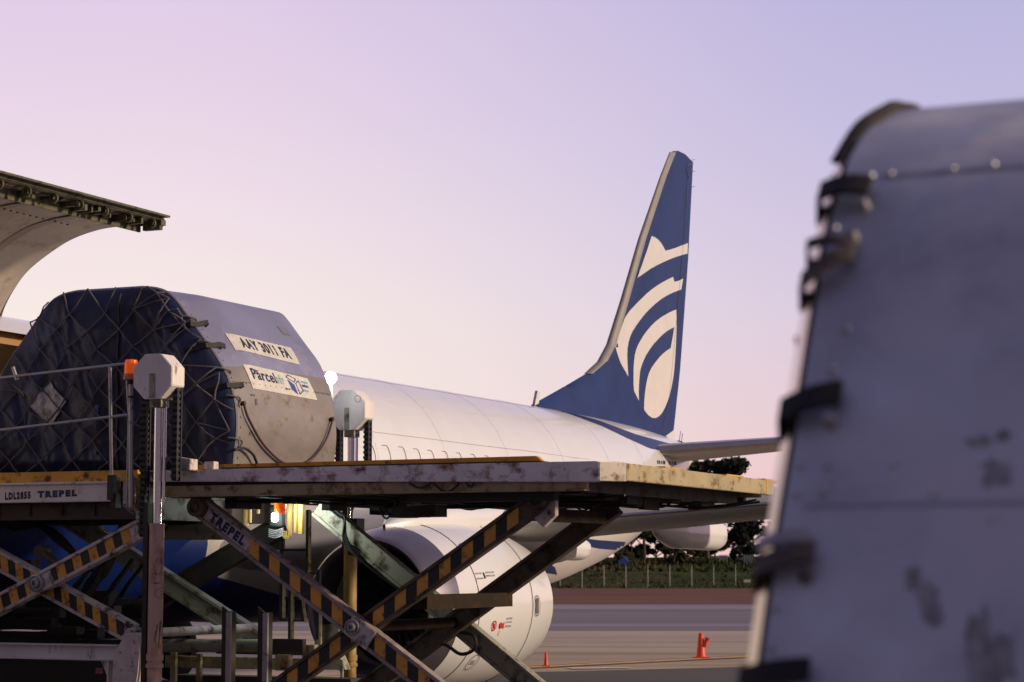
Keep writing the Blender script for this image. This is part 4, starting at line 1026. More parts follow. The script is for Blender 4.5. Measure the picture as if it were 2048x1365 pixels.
# main platform
b = B(); b.box((5.40, NA + .12, 2.80), (10.42, FA - .12, 2.86)); 
for k in range(11): b.box((5.5 + k * .47, NA + .2, 2.68), (5.56 + k * .47, FA - .2, 2.80))
mp = finish(b, 'main_platform', 'dark_steel', ld)
b = B()
for k in range(24): b.cyl((5.5 + k * .205, NA + .55, 2.935), (5.5 + k * .205, NA + 2.9, 2.935), .028, n=8)
finish(b, 'rollers', 'galv', mp, smooth=True)
b = B(); b.prism([(5.28, 2.855), (5.28, 2.955), (5.32, 2.965), (10.42, 2.965), (10.46, 2.955), (10.46, 2.775), (10.42, 2.765), (5.6, 2.845)], 1, NA, NA + .10)
b.box((5.28, NA + .10, 2.90), (10.45, NA + .30, 2.955))
finish(b, 'side_rail', 'rail_paint', mp, bevel=.006)
b = B(); b.prism([(5.35, 2.85), (5.32, 2.955), (5.50, 2.957), (5.58, 2.85)], 1, NA - .006, NA - .002); finish(b, 'rail_stripe_base', 'rust_tube', mp, norm=False)
b = B(); b.prism([(5.43, 2.850), (5.36, 2.955), (5.45, 2.957), (5.53, 2.850)], 1, NA - .010, NA - .007); finish(b, 'rail_stripe', 'haz_black', mp, norm=False)
b = B(); b.box((5.5, NA + .05, 2.70), (10.30, NA + .14, 2.80)); b.box((5.5, NA + .02, 2.685), (10.30, NA + .16, 2.70))
finish(b, 'lower_beam', 'cream_paint', mp, bevel=.004)
b = B(); b.prism([(10.462, NA + .002), (10.64, NA + .26), (10.56, NA + .32), (10.42, NA + .102)], 2, 2.775, 2.958); finish(b, 'corner_plate', mat('corner_paint', (.62, .55, .48), .5, spots=(.22, .11, .06), amt=.6, scale=7), mp, bevel=.004)
b = B(); b.box((10.56, NA + .262, 2.785), (10.64, FA, 2.952))
finish(b, 'end_rail', 'cream_paint', mp, bevel=.006)
b = B()
for A in (11.5,): b.box((10.638, A - .5, 2.79), (10.644, A - .48, 2.952))
for A in (8.0, 10.0, 11.4): b.box((10.2, A, 2.955), (10.5, A + .6, 2.985))
finish(b, 'end_stop', 'yellow', mp)
b = B(); b.prism([(5.62, 2.955), (5.62, 3.035), (9.62, 3.05), (9.74, 2.955)], 1, NA + .42, NA + .50); b.box((6.1, NA + .36, 2.955), (9.9, NA + .42, 2.985))
finish(b, 'guide_rail', 'yellow', mp, bevel=.004)
b = B()
for (px, s) in ((450, .05), (560, .04), (790, .05), (890, .07), (1000, .05), (700, .04)): P, Z = LA(px, 935, NA + .42); b.box((P - s, NA + .405, 2.96), (P + s, NA + .418, 3.0))
b.prism([(6.2, 2.956), (6.25, 2.985), (9.8, 2.985), (9.86, 2.956)], 1, NA + .1, NA + .3)
finish(b, 'rubber_strip', 'rubber', mp)
b = B(); b.box((5.45, FA - .14, 2.76), (10.5, FA, 2.95)); finish(b, 'far_side_rail', 'cream_paint', mp)
# clutter under the deck: beams, valve blocks, pipes and hoses
b = B(); b.box((8.3, NA + .22, 2.60), (9.9, NA + .34, 2.80)); b.box((5.6, NA + .22, 2.68), (8.3, NA + .34, 2.80)); b.box((7.6, 8.75, 2.60), (9.9, 8.9, 2.80)); b.box((5.6, 8.75, 2.68), (7.6, 8.9, 2.80)); b.box((5.6, 11.2, 2.70), (10.3, 11.3, 2.8))
r = random.Random(12)
for k in range(46):
    P = r.uniform(5.9, 10.2); A = r.uniform(NA + .4, 11.2); s = r.uniform(.05, .22); zb = 2.68 - r.random() ** 2 * .11
    b.box((P, A, zb), (P + s, A + r.uniform(.1, .5), 2.80))
for P, A in ((7.3, 8.3), (7.05, 8.5), (7.55, 8.2)): b.box((P, A, 2.50), (P + .22, A + .3, 2.7))
finish(b, 'under_frame', 'dark_steel', mp)
b = B()
for k in range(26):
    A = r.uniform(NA + .3, 10.8); P = r.uniform(5.6, 9); l_ = r.uniform(.5, 2.2); z = 2.64 + r.random() * .08
    b.tube([(P, A, z), (P + l_ * .3, A + r.uniform(-.1, .1), z - .02 * r.random()), (P + l_ * .7, A, z - .07 * r.random()), (P + l_, A + r.uniform(-.2, .2), z)], r.uniform(.009, .02), 5, sm=4)
for (x0, x1, y0, dy, A) in ((1300, 1345, 1003, 12, 9.5), (1325, 1372, 1000, 14, 10), (1140, 1192, 1002, 20, 8.9), (840, 880, 1005, 9, 8.5), (905, 930, 1008, 8, 8.5), (755, 790, 1012, 26, 8.3), (765, 800, 1012, 20, 8.2), (870, 915, 970, 14, NA + .03), (930, 950, 962, 12, NA + .03), (820, 860, 968, 8, NA + .02)):
    p, q, m = LA(x0, y0, A), LA(x1, y0, A), LA((x0 + x1) / 2, y0 + dy, A); b.tube([(p[0], A, p[1] + .05), (p[0], A, p[1]), (m[0], A, m[1]), (q[0], A, q[1]), (q[0], A, q[1] + .05)], .011, 5, sm=5)
finish(b, 'hoses', 'black', mp, smooth=True)
b = B()
for (a, c_, A) in (((815, 1010), (885, 1004), 7.4), ((880, 1004), (935, 1006), 7.4), ((425, 992), (545, 1003), 8.7)):
    p, q = LA(*a, A), LA(*c_, A); b.tube([(p[0], A, p[1]), (q[0], A, q[1])], .018, 6)
finish(b, 'pipes', 'cream_paint', mp, smooth=True)

# scissor arms
def arm(name, p, q, A, depth, w, stripes=None, shear=None, c_main='arm_paint', plate=None, sw=.16, label=None, stripe_from=0, stripe_to=1):
    d = Vector((q[0] - p[0], q[1] - p[1])); Ln = d.length; d.normalize(); nn = Vector((-d.y, d.x))
    if nn.y < 0: nn = -nn
    def at(t, s, a): return (p[0] + d.x * t + nn.x * s, a, p[1] + d.y * t + nn.y * s)
    b = B()
    def bar(t0, t1, s0, s1, a0, a1, bb=None):
        bb = bb or b
        v = [at(t0, s0, a0), at(t1, s0, a0), at(t1, s0, a1), at(t0, s0, a1), at(t0, s1, a0), at(t1, s1, a0), at(t1, s1, a1), at(t0, s1, a1)]
        bb.add(v, [(0, 3, 2, 1), (4, 5, 6, 7), (0, 1, 5, 4), (1, 2, 6, 5), (2, 3, 7, 6), (3, 0, 4, 7)])
    h = w / 2; fl = w * .17
    bar(0, Ln, h - fl, h, A, A + depth); bar(0, Ln, -h, -h + fl, A, A + depth); bar(0, Ln, -h + fl, h - fl, A + .022, A + depth - .02)
    o = finish(b, name, c_main, ld, bevel=.004)
    if label: o['label'] = label
    if stripes:
        by, bk = B(), B(); lo, hi = -h + fl + .002, h - fl - .002
        t = stripe_from * Ln; i = 0
        k = (nn.x / d.x if shear is None else shear)      # vertical bands: constant P
        yb = A + .018
        t1 = stripe_to * Ln
        while t < t1 - sw:
            tgt = (by, bk)[i % 2]
            v = [at(t - k * lo, lo, yb), at(t + sw - k * lo, lo, yb), at(t + sw - k * hi, hi, yb), at(t - k * hi, hi, yb)]
            tgt.add(v, [(0, 1, 2, 3)]); t += sw; i += 1
        finish(by, 'yellow_stripes', 'haz_yellow', o, norm=False); finish(bk, 'black_stripes', 'haz_black', o, norm=False)
    if plate is not None:
        b = B(); bar(plate[0] * Ln, plate[1] * Ln, -h * .97, h * .97, A - .02, A - .004, b); finish(b, 'pivot_plate', 'arm_paint', o, bevel=.006)
    return o, at, Ln
def pivot(P, Z, A, r=.075, par=ld):
    b = B(); b.lathe((P, A + .02, Z), (0, -1, 0), [(0, r * 1.35), (.03, r * 1.35), (.035, r * 1.25), (.035, r * 1.1), (.02, r * 1.05), (.02, r * .8), (.05, r * .78), (.06, r * .6), (.06, r * .35), (.03, r * .3), (.03, .003)], 28)
    finish(b, 'pivot_pin', 'galv', par, smooth=True)
n0 = LA(398, 1015, 6.5); nc = LA(707, 1255, 6.5); n1 = LA(1076, 1000, 6.62); n2 = (2 * nc[0] - n1[0] + .05, 2 * nc[1] - n1[1]); n3 = (nc[0] + (nc[0] - n0[0]) * 1.1, nc[1] - (n0[1] - nc[1]) * 1.1)
a1, at1, L1 = arm('scissor_arm', n0, n3, 6.50, .12, .22, True, None, sw=.148, stripe_from=.155, stripe_to=1.0, c_main=mat('arm_mauve', (.36, .29, .28), .5, spots=(.07, .045, .035), amt=.5, scale=6, bump=.12), plate=(.462, .53), label='near scissor arm lettered at its top')
a2, at2, L2 = arm('scissor_arm', n2, n1, 6.64, .12, .21, True, None, sw=.148, c_main='arm_dark', stripe_from=.02, stripe_to=.95, label='near scissor arm rising to the right')
# lettering on the arm
b = B(); f_ = lambda u, v: at1(u, v, 6.517)
b2 = B(); b2.add([at1(.10, -.07, 6.5195), at1(.72, -.07, 6.5195), at1(.72, .07, 6.5195), at1(.10, .07, 6.5195)], [(0, 1, 2, 3)]); finish(b2, 'name_panel', 'arm_paint', a1, norm=False)
put_text(b, 'TREPEL', f_, .16, .66, -.052, .054, .075); finish(b, 'lettering', 'ink_navy', a1, norm=False)
pivot(nc[0], nc[1], 6.47, .062, a1)
b = B(); 
for (c_, A, rr) in ((n0, 6.42, .10), (n1, 6.56, .09)):
    b.lathe((c_[0], A, c_[1]), (0, 1, 0), [(0, .003), (0, .03), (.02, .04), (.02, rr * .6), (0, rr * .65), (0, rr), (.25, rr), (.25, .01)], 24)
for (c_, A) in ((n0, 6.45), (n1, 6.6)): b.box((c_[0] - .07, A, c_[1]), (c_[0] + .07, A + .03, 2.82)); b.box((c_[0] - .07, A + .15, c_[1]), (c_[0] + .07, A + .18, 2.82))
finish(b, 'arm_bearing', 'arm_dark', ld, smooth=True)
b = B(); b.prism([(n1[0] + .02, n1[1] + .05), (n1[0] + .15, n1[1] + .05), (n1[0] + .15, n1[1] - .15), (n1[0] + .02, n1[1] - .27), (n1[0] - .08, n1[1] - .18)], 1, 6.70, 6.78); finish(b, 'arm_end_bracket', 'arm_paint', ld, bevel=.004)
FB = 8.9
f0 = LA(632, 1015, FB); fc = LA(918, 1245, FB); f1_ = LA(1238, 1010, FB); f2_ = (2 * fc[0] - f1_[0], 2 * fc[1] - f1_[1]); f3_ = (2 * fc[0] - f0[0] + .5, 2 * fc[1] - f0[1] - .46)
a3, at3, _ = arm('scissor_arm', f0, f3_, FB, .14, .22, c_main='arm_far', label='far scissor arm lit green by the work lamp')
a4, at4, _ = arm('scissor_arm', f2_, f1_, FB - .16, .14, .22, c_main='arm_dark', label='far scissor arm rising to the right')
b = B()
p = (f1_[0] - .13, f1_[1] - .12); b.box((p[0] - .06, 6.76, p[1] - .09), (p[0] + .06, FB - .16, p[1] + .04)); 
m_ = LA(840, 1200, 6.8); b.box((m_[0] - .05, 6.76, m_[1] - .10), (m_[0] + .10, FB - .03, m_[1] + .05))
finish_each(b, 'cross_tube', 'tube_dark', ld, 8)
b = B(); b.cyl((nc[0], 6.7, nc[1]), (fc[0], FB, fc[1]), .06); finish_each(b, 'cross_tube', 'tube_dark', ld, 32, smooth=True)
b = B()
for k in range(3):
    pts = [at3(t, .11 + .02 * k * (k - 1), FB - .05 - .02 * k) for t in (-.10, .1, .22, .34, .42)] + [at3(.55, -.02 - .03 * k, FB - .06), at3(.8, -.12, FB - .06), at3(1.2, -.12, FB - .04), at3(1.5, -.10, FB - .03)]
    b.tube(pts, .014, 6, sm=5)
pts = [at3(2.35, -.02, FB - .08), at3(2.5, .06, FB - .1), at3(2.6, -.04, FB - .1), at3(2.5, -.2, FB - .1), at3(2.25, -.24, FB - .12), at3(1.9, -.5, FB - .1)]
b.tube(pts, .02, 6, sm=5); finish(b, 'arm_hoses', 'black', ld, smooth=True)
b = B(); 
for t in (.95, 1.75): b.add([at3(t, -.09, FB - .01), at3(t + .04, -.09, FB - .01), at3(t + .04, .09, FB - .01), at3(t, .09, FB - .01)], [(0, 1, 2, 3)]); 
v0 = at3(.5, 0, FB)
finish(b, 'arm_web_rib', 'arm_far', ld)
# bridge (front) platform at the left
b = B(); b.box((2.0, 6.22, 2.66), (4.93, 6.32, 2.835)); b.box((2.0, 6.18, 2.835), (4.93, 6.34, 2.858)); b.box((2.0, 6.20, 2.645), (4.93, 6.34, 2.66))
br = finish(b, 'bridge_platform', 'white_paint', ld, bevel=.004)
b = B(); b.box((2.0, 6.28, 2.858), (5.22, 6.36, 2.975)); finish(b, 'bridge_guide', 'yellow', br, bevel=.004)
b = B(); b.box((2.0, 6.36, 2.80), (5.3, 9.9, 2.92)); b.box((2.0, 6.36, 2.46), (5.15, 6.5, 2.66)); b.box((2.0, 9.0, 2.46), (5.15, 9.15, 2.8)); b.box((2.2, 6.5, 2.5), (2.35, 9.1, 2.8)); b.box((4.9, 6.5, 2.46), (5.15, 9.1, 2.8))
for k in range(7): b.box((2.1 + .42 * k, 6.34, 2.50), (2.12 + .42 * k, 6.36, 2.645))
finish(b, 'bridge_frame', mat('brown_frame', (.055, .032, .025), .6, spots=(.03, .02, .02), amt=.5), br)
q1 = LA(10, 1000, 6.218); q2 = LA(62, 984, 6.218)
pl_ = lambda px, py: LA(px, py, 6.217)
def tq(c4):
    P4 = [pl_(*c) for c in c4]
    def fn(u, v):
        bo = (P4[3][0] * (1 - u) + P4[2][0] * u, P4[3][1] * (1 - u) + P4[2][1] * u); to = (P4[0][0] * (1 - u) + P4[1][0] * u, P4[0][1] * (1 - u) + P4[1][1] * u)
        return (bo[0] * (1 - v) + to[0] * v, 6.217, bo[1] * (1 - v) + to[1] * v)
    return fn
b = B(); put_text(b, 'LDL2855', tq([(10, 985.5), (61, 983), (61, 998), (10, 1001)]), 0, 1, 0, 1, .075); finish(b, 'lettering', 'ink', br, norm=False)
b = B(); put_text(b, 'TREPEL', tq([(75, 982.5), (154, 979.5), (154, 993), (75, 996.5)]), 0, 1, 0, 1, .085); finish(b, 'lettering', 'ink_navy', br, norm=False)
# railing
RA = 6.02
b = B()
def T(a, c_, rr, A=RA, bb=None): p, q = LA(*a, A), LA(*c_, A); (bb or b).cyl((p[0], A, p[1]), (q[0], A, q[1]), rr, n=10)
T((-60, 763), (252, 728), .017); T((-60, 868), (257, 830), .017); T((220, 733), (223, 955), .018); T((-40, 760), (-38, 960), .018)
T((252, 728), (259, 835), .016); T((259, 830), (261, 975), .012); T((258, 800), (253, 1015), .010)
for px in (30,): T((px - 4, 735), (px + 4, 760), .02)
ra = finish(b, 'railing', 'galv', ld, smooth=True)
b = B(); p = LA(222, 985, RA); b.box((p[0] - .03, RA - .03, p[1] - .08), (p[0] + .05, RA + .1, p[1] + .18)); p = LA(228, 1010, RA); b.box((p[0] - .04, RA, p[1] - .03), (p[0] + .02, RA + .1, p[1] + .12))
p = LA(18, 765, RA)
for k in range(3): b.tube([(p[0] - .05, RA, p[1] + .02), (p[0] + .05 + .02 * k, RA - .03, p[1] - .05), (p[0] + .18 + .02 * k, RA + .02, p[1] - .12 - .03 * k), (p[0] + .26, RA, p[1] - .18)], .012, 6, sm=4)
finish(b, 'rail_socket', 'dark_steel', ra)
b = B(); p = LA(270, 1000, 6.1); b.prism([(p[0] - .12, p[1] + .10), (p[0] + .02, p[1] + .17), (p[0] + .12, p[1] - .02), (p[0] + .05, p[1] - .12), (p[0] - .1, p[1] - .1)], 1, 6.1, 6.12); b.prism([(p[0] - .02, p[1] + .26), (p[0] + .03, p[1] + .22), (p[0] + .03, p[1] - .04), (p[0] - .01, p[1] - .04)], 1, 6.04, 6.09); finish(b, 'post_bracket', 'cream_paint', ra)
b = B()
for k in range(5): p = LA(255 + 2 * k, 1010 + 3 * k, 6.0); b.tube([(p[0] + .05 * math.cos(a), 6.0 + .01 * k, p[1] + .035 * math.sin(a)) for a in np.linspace(0, 6.28, 12)], .004, 4)
finish(b, 'wire_coil', 'galv', ra)
# beacon post and beacon
b = B(); T((262, 765), (262, 1015), .026)
bp_ = finish(b, 'beacon_post', 'galv', ld, smooth=True)
def amber():
    m = bpy.data.materials.new('amber_lens'); m.use_nodes = True; q = m.node_tree.nodes['Principled BSDF']
    q.inputs['Base Color'].default_value = (.85, .12, .01, 1); q.inputs['Roughness'].default_value = .18; q.inputs['Transmission Weight'].default_value = .35
    q.inputs['Emission Color'].default_value = (1, .16, .01, 1); q.inputs['Emission Strength'].default_value = .25
    w = m.node_tree.nodes.new('ShaderNodeTexWave'); w.inputs['Scale'].default_value = 22; bn = m.node_tree.nodes.new('ShaderNodeBump'); bn.inputs['Strength'].default_value = .6; w.bands_direction = 'Z'
    tcn = m.node_tree.nodes.new('ShaderNodeTexCoord'); m.node_tree.links.new(tcn.outputs['Object'], w.inputs[0]); m.node_tree.links.new(w.outputs[1], bn.inputs['Height']); m.node_tree.links.new(bn.outputs[0], q.inputs['Normal'])
    return m
M['amber'] = amber(); M['amber_base'] = mat('amber_base', (.62, .22, .09), .5)
def beacon(P, A, Z0, dirz=1, r=.072, h=.19):
    b = B(); b.lathe((P, A, Z0), (0, 0, dirz), [(0, .01), (0, r * 1.08), (h * .12, r * 1.1), (h * .28, r * .98), (h * .28, .01)], 28); o = finish(b, 'beacon', 'amber_base', ld, smooth=True)
    b = B(); b.lathe((P, A, Z0), (0, 0, dirz), [(h * .28, r * .96), (h * .3, r * .98), (h * .88, r * .88), (h * .97, r * .78), (h, r * .3), (h, .003)], 28); finish(b, 'beacon_lens', 'amber', o, smooth=True)
    b = B(); b.cyl((P, A, Z0 + dirz * h * .3), (P, A, Z0 + dirz * h * .8), r * .35, r * .45); finish(b, 'beacon_bulb', 'galv', o, smooth=True)
p = LA(262, 760, RA); beacon(p[0], RA, p[1], 1, .076, .215)
b = B(); b.cyl((p[0], RA, p[1] - .05), (p[0], RA, p[1]), .045); b.cyl((p[0] - .01, RA, p[1] - .18), (p[0] - .01, RA, p[1] - .05), .02); b.cyl((p[0], RA, p[1] - .19), (p[0], RA, p[1] - .17), .034); finish(b, 'beacon_mount', 'black', bp_, smooth=True)
# lift masts
def mast(px, ytop, r_px, A, rod_bot, label, tube_mat, tube_r, twin=1, top_tube=None, warm='white_paint'):
    c_ = LA(px, ytop + r_px, A); k = (LA(px + 10, ytop, A)[0] - LA(px, ytop, A)[0]) / 10; R0 = r_px * k * 1.02; P, Z = c_
    zt = LA(px, rod_bot, A)[1]
    b = B(); oc = [(P + R0 / math.cos(math.pi / 8) * math.cos(math.pi / 8 + q * math.pi / 4), Z + R0 / math.cos(math.pi / 8) * math.sin(math.pi / 8 + q * math.pi / 4)) for q in range(8)]
    b.prism(oc, 1, A - .16, A - .145); b.prism([(P + (x - P) * .985, Z + (z - Z) * .985) for x, z in oc], 1, A - .145, A + .09)
    ma = finish(b, 'lift_mast_head', warm, ld, bevel=.006); ma['label'] = label
    b = B(); b.box((P - .035, A - .165, Z - R0 * .95), (P + .035, A - .161, Z + .03)); b.cyl((P, A - .172, Z - .03), (P, A - .164, Z - .03), .028, n=14); b.cyl((P, A - .172, Z + .02), (P, A - .162, Z + .02), .010, n=8)
    b.box((P - .07, A - .10, Z - R0 - .08), (P + .07, A + .05, Z - R0 + .04)); finish(b, 'mast_bracket', 'arm_far', ma, bevel=.003)
    b = B(); b.cyl((P - .02, A, zt - .02), (P - .02, A, Z - R0 * .8), .046, n=28); b.cyl((P + .052, A + .01, zt + .2), (P + .052, A + .01, Z - R0 * .8), .018, n=16); finish(b, 'chrome_rod', 'chrome', ma, smooth=True)
    b = B(); b.cyl((P - .02, A, .0), (P - .02, A, zt), tube_r, n=32); b.cyl((P - .02, A, zt - .03), (P - .02, A, zt + .005), tube_r * 1.05, n=32); zc = LA(px, 1322, A)[1]
    b.cyl((P - .02, A, zc), (P - .02, A, zc + .07), tube_r * 1.15, n=32); b.cyl((P - .02, A, zc - .07), (P - .02, A, zc - .03), tube_r * 1.2, n=32); finish(b, 'lift_cylinder', tube_mat, ma, smooth=True)
    b = B()
    for x in (-R0 * .82, R0 * .80):
        z = Z - R0 * .35; zend = 2.86 if x > 0 else (2.3 if A < 7 else 2.9); q = 0
        b.box((P + x - .035, A + .05, zend - .02), (P + x + .035, A + .07, Z - R0 * .4))
        while z > zend:
            if q % 2: b.box((P + x - .036, A - .03, z - .034), (P + x + .036, A + .03, z))
            else: b.cyl((P + x - .030, A, z - .016), (P + x + .030, A, z - .016), .020, n=8)
            z -= .032; q += 1
    finish(b, 'lift_chain', 'black', ma)
    return ma, P, Z, R0
m1, mP, mZ, mR = mast(322, 718, 37.5, 6.05, 1048, 'grey octagonal head beside the amber beacon', 'rust_tube', .078)
m2, m2P, m2Z, m2R = mast(706, 788, 34.5, 10.7, 1040, 'pale octagonal head beside the aluminium container', 'rust_yellow', .082)
b = B(); b.box((mP - .14, 5.98, .5), (mP - .085, 6.14, 2.62)); b.box((m2P - .12, 10.66, 2.1), (m2P - .03, 10.78, 2.7)); b.box((m2P + .0, 10.6, 2.1), (m2P + .12, 10.8, 2.55)); finish(b, 'mast_channel', 'black', ld)
b = B(); n = 30; cx, cz = LA(315, 1187, 5.96); rr = [cx, cz]
for zc_, P0 in ((cz, cx),):
    vs = [(P0 + q * 1.0 * math.cos(2 * math.pi * k / n), 6.05 - math.sqrt(max(0, .0795 ** 2 - (P0 + q * math.cos(2 * math.pi * k / n) - (mP - .02)) ** 2)) - .002, zc_ + q * 1.25 * math.sin(2 * math.pi * k / n)) for k in range(n) for q in (.040, .044)]
    b.add(vs, [(2 * k, 2 * k + 1, (2 * k + 3) % (2 * n), (2 * k + 2) % (2 * n)) for k in range(n)])
def cyl_pt(px, py):
    h = LA(px, py, 5.98); x = h[0] - (mP - .02); return (h[0], 6.05 - math.sqrt(max(0, .0795 ** 2 - x * x)) - .003, h[1])
for (x, y, w) in ((313, 1147, 4), (312, 1166, 4)): b.add([cyl_pt(x - w, y - 2), cyl_pt(x + w, y - 1), cyl_pt(x + w * .6, y + 3), cyl_pt(x - w * .8, y + 2)], [(0, 1, 2, 3)])
for (x, y0, y1) in ((312, 1250, 1290), (315, 1243, 1298), (318, 1246, 1280), (310, 1262, 1285)): b.add([cyl_pt(x, y0), cyl_pt(x + 1.3, y0), cyl_pt(x + .8 - 2, y1), cyl_pt(x - 2, y1)], [(0, 1, 2, 3)])
for k in range(3): 
    a_ = [cyl_pt(310, 1183 + 4 * k), cyl_pt(319, 1183 + 4 * k), cyl_pt(319, 1184 + 4 * k), cyl_pt(310, 1184 + 4 * k)]; b.add(a_, [(0, 1, 2, 3)])
finish(b, 'cylinder_marks', 'ac_line', m1, norm=False)
# end blocks where the platforms meet
b = B(); p = LA(372, 945, 6.2); b.prism([(p[0] - .12, 2.955), (p[0] - .13, 3.10), (p[0] + .0, 3.08), (p[0] + .08, 3.07), (p[0] + .08, 2.955)], 1, 6.15, 6.3); b.box((p[0] + .12, 6.35, 2.955), (p[0] + .24, 6.45, 3.05)); b.box((5.02, 6.3, 2.62), (5.2, 6.5, 2.9))
finish(b, 'platform_hinge', 'arm_paint', ld, bevel=.006)
# left scissor under the bridge
lc = LA(76, 1167, 6.40); lr = LA(283, 1057, 6.40); lb = LA(262, 1268, 6.56); lcb = LA(76, 1165, 6.56)
a5, at5, _ = arm('scissor_arm', (2 * lc[0] - lr[0], 2 * lc[1] - lr[1]), lr, 6.38, .12, .215, True, -.12, sw=.112, stripe_from=.05, stripe_to=.975, label='front left scissor arm rising to the right', plate=None)
b = B(); b.add([at5((lr[0] - (2 * lc[0] - lr[0])) * .0 + 1.32, s, 6.396) for s in (-.068, .068)] + [at5(1.64, s, 6.396) for s in (.068, -.068)], [(0, 1, 2, 3)]); finish(b, 'arm_boss_panel', 'arm_paint', a5, norm=False)
pivot(lc[0], lc[1], 6.36, .070, a5)
a6, _, _ = arm('scissor_arm', (2 * lcb[0] - lb[0], 2 * lcb[1] - lb[1]), lb, 6.54, .12, .215, True, .6, sw=.112, stripe_from=.04, stripe_to=.985, label='rear left scissor arm falling to the right')
g0, g1 = LA(60, 990, 9.0), LA(520, 1288, 9.0); a7, _, _ = arm('scissor_arm', g0, g1, 9.0, .14, .23, c_main='arm_far', label='dark far scissor arm under the bridge falling right')
g0, g1 = LA(150, 1290, 9.15), LA(560, 1050, 9.15); a8, _, _ = arm('scissor_arm', g0, g1, 9.16, .14, .25, c_main='dark_steel', label='dark far scissor arm under the bridge rising right')
b = B(); p = LA(262, 1272, 6.5); b.box((p[0] - .06, 6.5, p[1] - .04), (p[0] + .10, 6.7, p[1] + .08)); b.cyl((p[0], 6.45, p[1] + .02), (p[0], 8.9, p[1] + .02), .05); finish(b, 'arm_foot', 'arm_paint', ld, bevel=.006)
b = B(); p, q = LA(330, 1064, 8.0), LA(470, 1064, 8.0); b.cyl((p[0] - .6, 8.0, p[1]), (q[0], 8.0, q[1]), .09); p, q = LA(300, 1292, 7.6), LA(530, 1292, 7.6); b.cyl((p[0], 7.6, p[1]), (q[0], 7.6, q[1]), .07)
finish_each(b, 'torque_tube', 'arm_far', ld, 32, smooth=True)
# chassis
b = B(); p0 = LA(235, 1291, 6.4); p1 = LA(235, 1322, 6.4)
b.box((1.6, 6.44, p1[1] + .01), (p0[0], 6.55, p0[1] - .01)); b.box((1.6, 6.38, p0[1] - .012), (p0[0], 6.6, p0[1])); b.box((1.6, 6.38, p1[1]), (p0[0], 6.6, p1[1] + .012))
b.prism([(p0[0] - .28, p1[1]), (p0[0], p1[1]), (p0[0], .35), (p0[0] - .02, .45)], 1, 6.5, 6.54); b.box((p0[0] - .13, 6.40, .3), (p0[0] - .11, 6.5, p1[1]))
ch = finish(b, 'chassis', 'white_paint', ld, bevel=.003)
b = B(); q = LA(200, 1342, 6.5); b.box((q[0] - .05, 6.494, q[1] - .03), (q[0] + .04, 6.498, q[1] + .03)); finish(b, 'red_sticker', mat('sticker', (.45, .10, .13), .6, spots=(.5, .4, .4), amt=.4, scale=30), ch)
b = B(); P0 = LA(236, 1300, 6.35)[0]; zz = lambda y: LA(255, y, 6.35)[1]; xx = lambda x: LA(x, 1300, 6.35)[0]
b.prism([(xx(247), zz(1266)), (xx(283), zz(1266)), (xx(287), zz(1310)), (xx(285), zz(1340)), (xx(278), zz(1400)), (xx(230), zz(1420)), (xx(230), zz(1320)), (xx(236), zz(1300)), (xx(247), zz(1280))], 1, 6.30, 6.50); finish(b, 'corner_housing', mat('housing_pink', (.72, .60, .56), .5, spots=(.12, .08, .08), amt=.18, scale=14, bump=.05), ch, bevel=.02)
b = B()
for (x0, x1, y) in ((444, 467, 1215), (516, 541, 1218)):
    P0, Z0 = LA(x0, y, 6.9); P1, _ = LA(x1, y, 6.9); b.prism([(P0, Z0 + .02), (P0 + (P1 - P0) * .55, Z0 - .04), (P0 + (P1 - P0) * .55, .2), (P0, .2)], 1, 6.9, 6.92); b.box((P0 + (P1 - P0) * .55, 6.86, .2), (P0 + (P1 - P0) * .6, 7.05, Z0 - .04))
finish_each(b, 'guide_channel', 'dark_steel', ch, 16)
b = B()
for (x0, x1, y) in ((444, 467, 1215), (516, 541, 1218)):
    P0, Z0 = LA(x0, y, 6.9); P1, _ = LA(x1, y, 6.9); b.box((P0 + (P1 - P0) * .62, 6.84, .2), (P1, 6.87, Z0 - .045))
finish_each(b, 'channel_flange', 'galv', ch, 8)
b = B(); A = 8.6
def bx(x0, y0, x1, y1, A, dA, bb): p, q = LA(x0, y0, A), LA(x1, y1, A); bb.box((p[0], A, p[1]), (q[0], A + dA, q[1]))
bx(330, 1312, 640, 1342, 8.6, .12, b); bx(340, 1305, 350, 1380, 8.5, .05, b); bx(392, 1308, 400, 1380, 8.5, .05, b); bx(604, 1290, 628, 1320, 8.4, .1, b); bx(550, 1310, 576, 1342, 8.2, .1, b)
fr_ = finish(b, 'rear_chassis_beam', 'cream_paint', ch, bevel=.004)
b = B(); p = LA(566, 1328, 8.19); b.add([(p[0] - .04, 8.19, p[1] - .03), (p[0] + .04, 8.19, p[1] - .03), (p[0], 8.19, p[1] + .06)], [(0, 1, 2)]); finish(b, 'warning_triangle', 'ink_red', fr_, norm=False)
b = B(); b.add([(p[0] - .024, 8.187, p[1] - .02), (p[0] + .024, 8.187, p[1] - .02), (p[0], 8.187, p[1] + .035)], [(0, 1, 2)]); finish(b, 'triangle_centre', 'haz_yellow', fr_, norm=False)
b = B(); b.add([(p[0] - .004, 8.184, p[1] - .012), (p[0] + .004, 8.184, p[1] - .012), (p[0] + .003, 8.184, p[1] + .02), (p[0] - .003, 8.184, p[1] + .02)], [(0, 1, 2, 3)]); b.box((p[0] - .04, 8.186, p[1] - .055), (p[0] + .04, 8.19, p[1] - .04)); finish(b, 'triangle_mark', 'ink', fr_, norm=False)
b = B(); bx(335, 1278, 440, 1284, 9.2, .1, b); bx(545, 1278, 605, 1306, 8.3, .08, b); bx(-40, 1276, 250, 1290, 8.0, .3, b); bx(-40, 1330, 230, 1400, 7.5, .3, b)
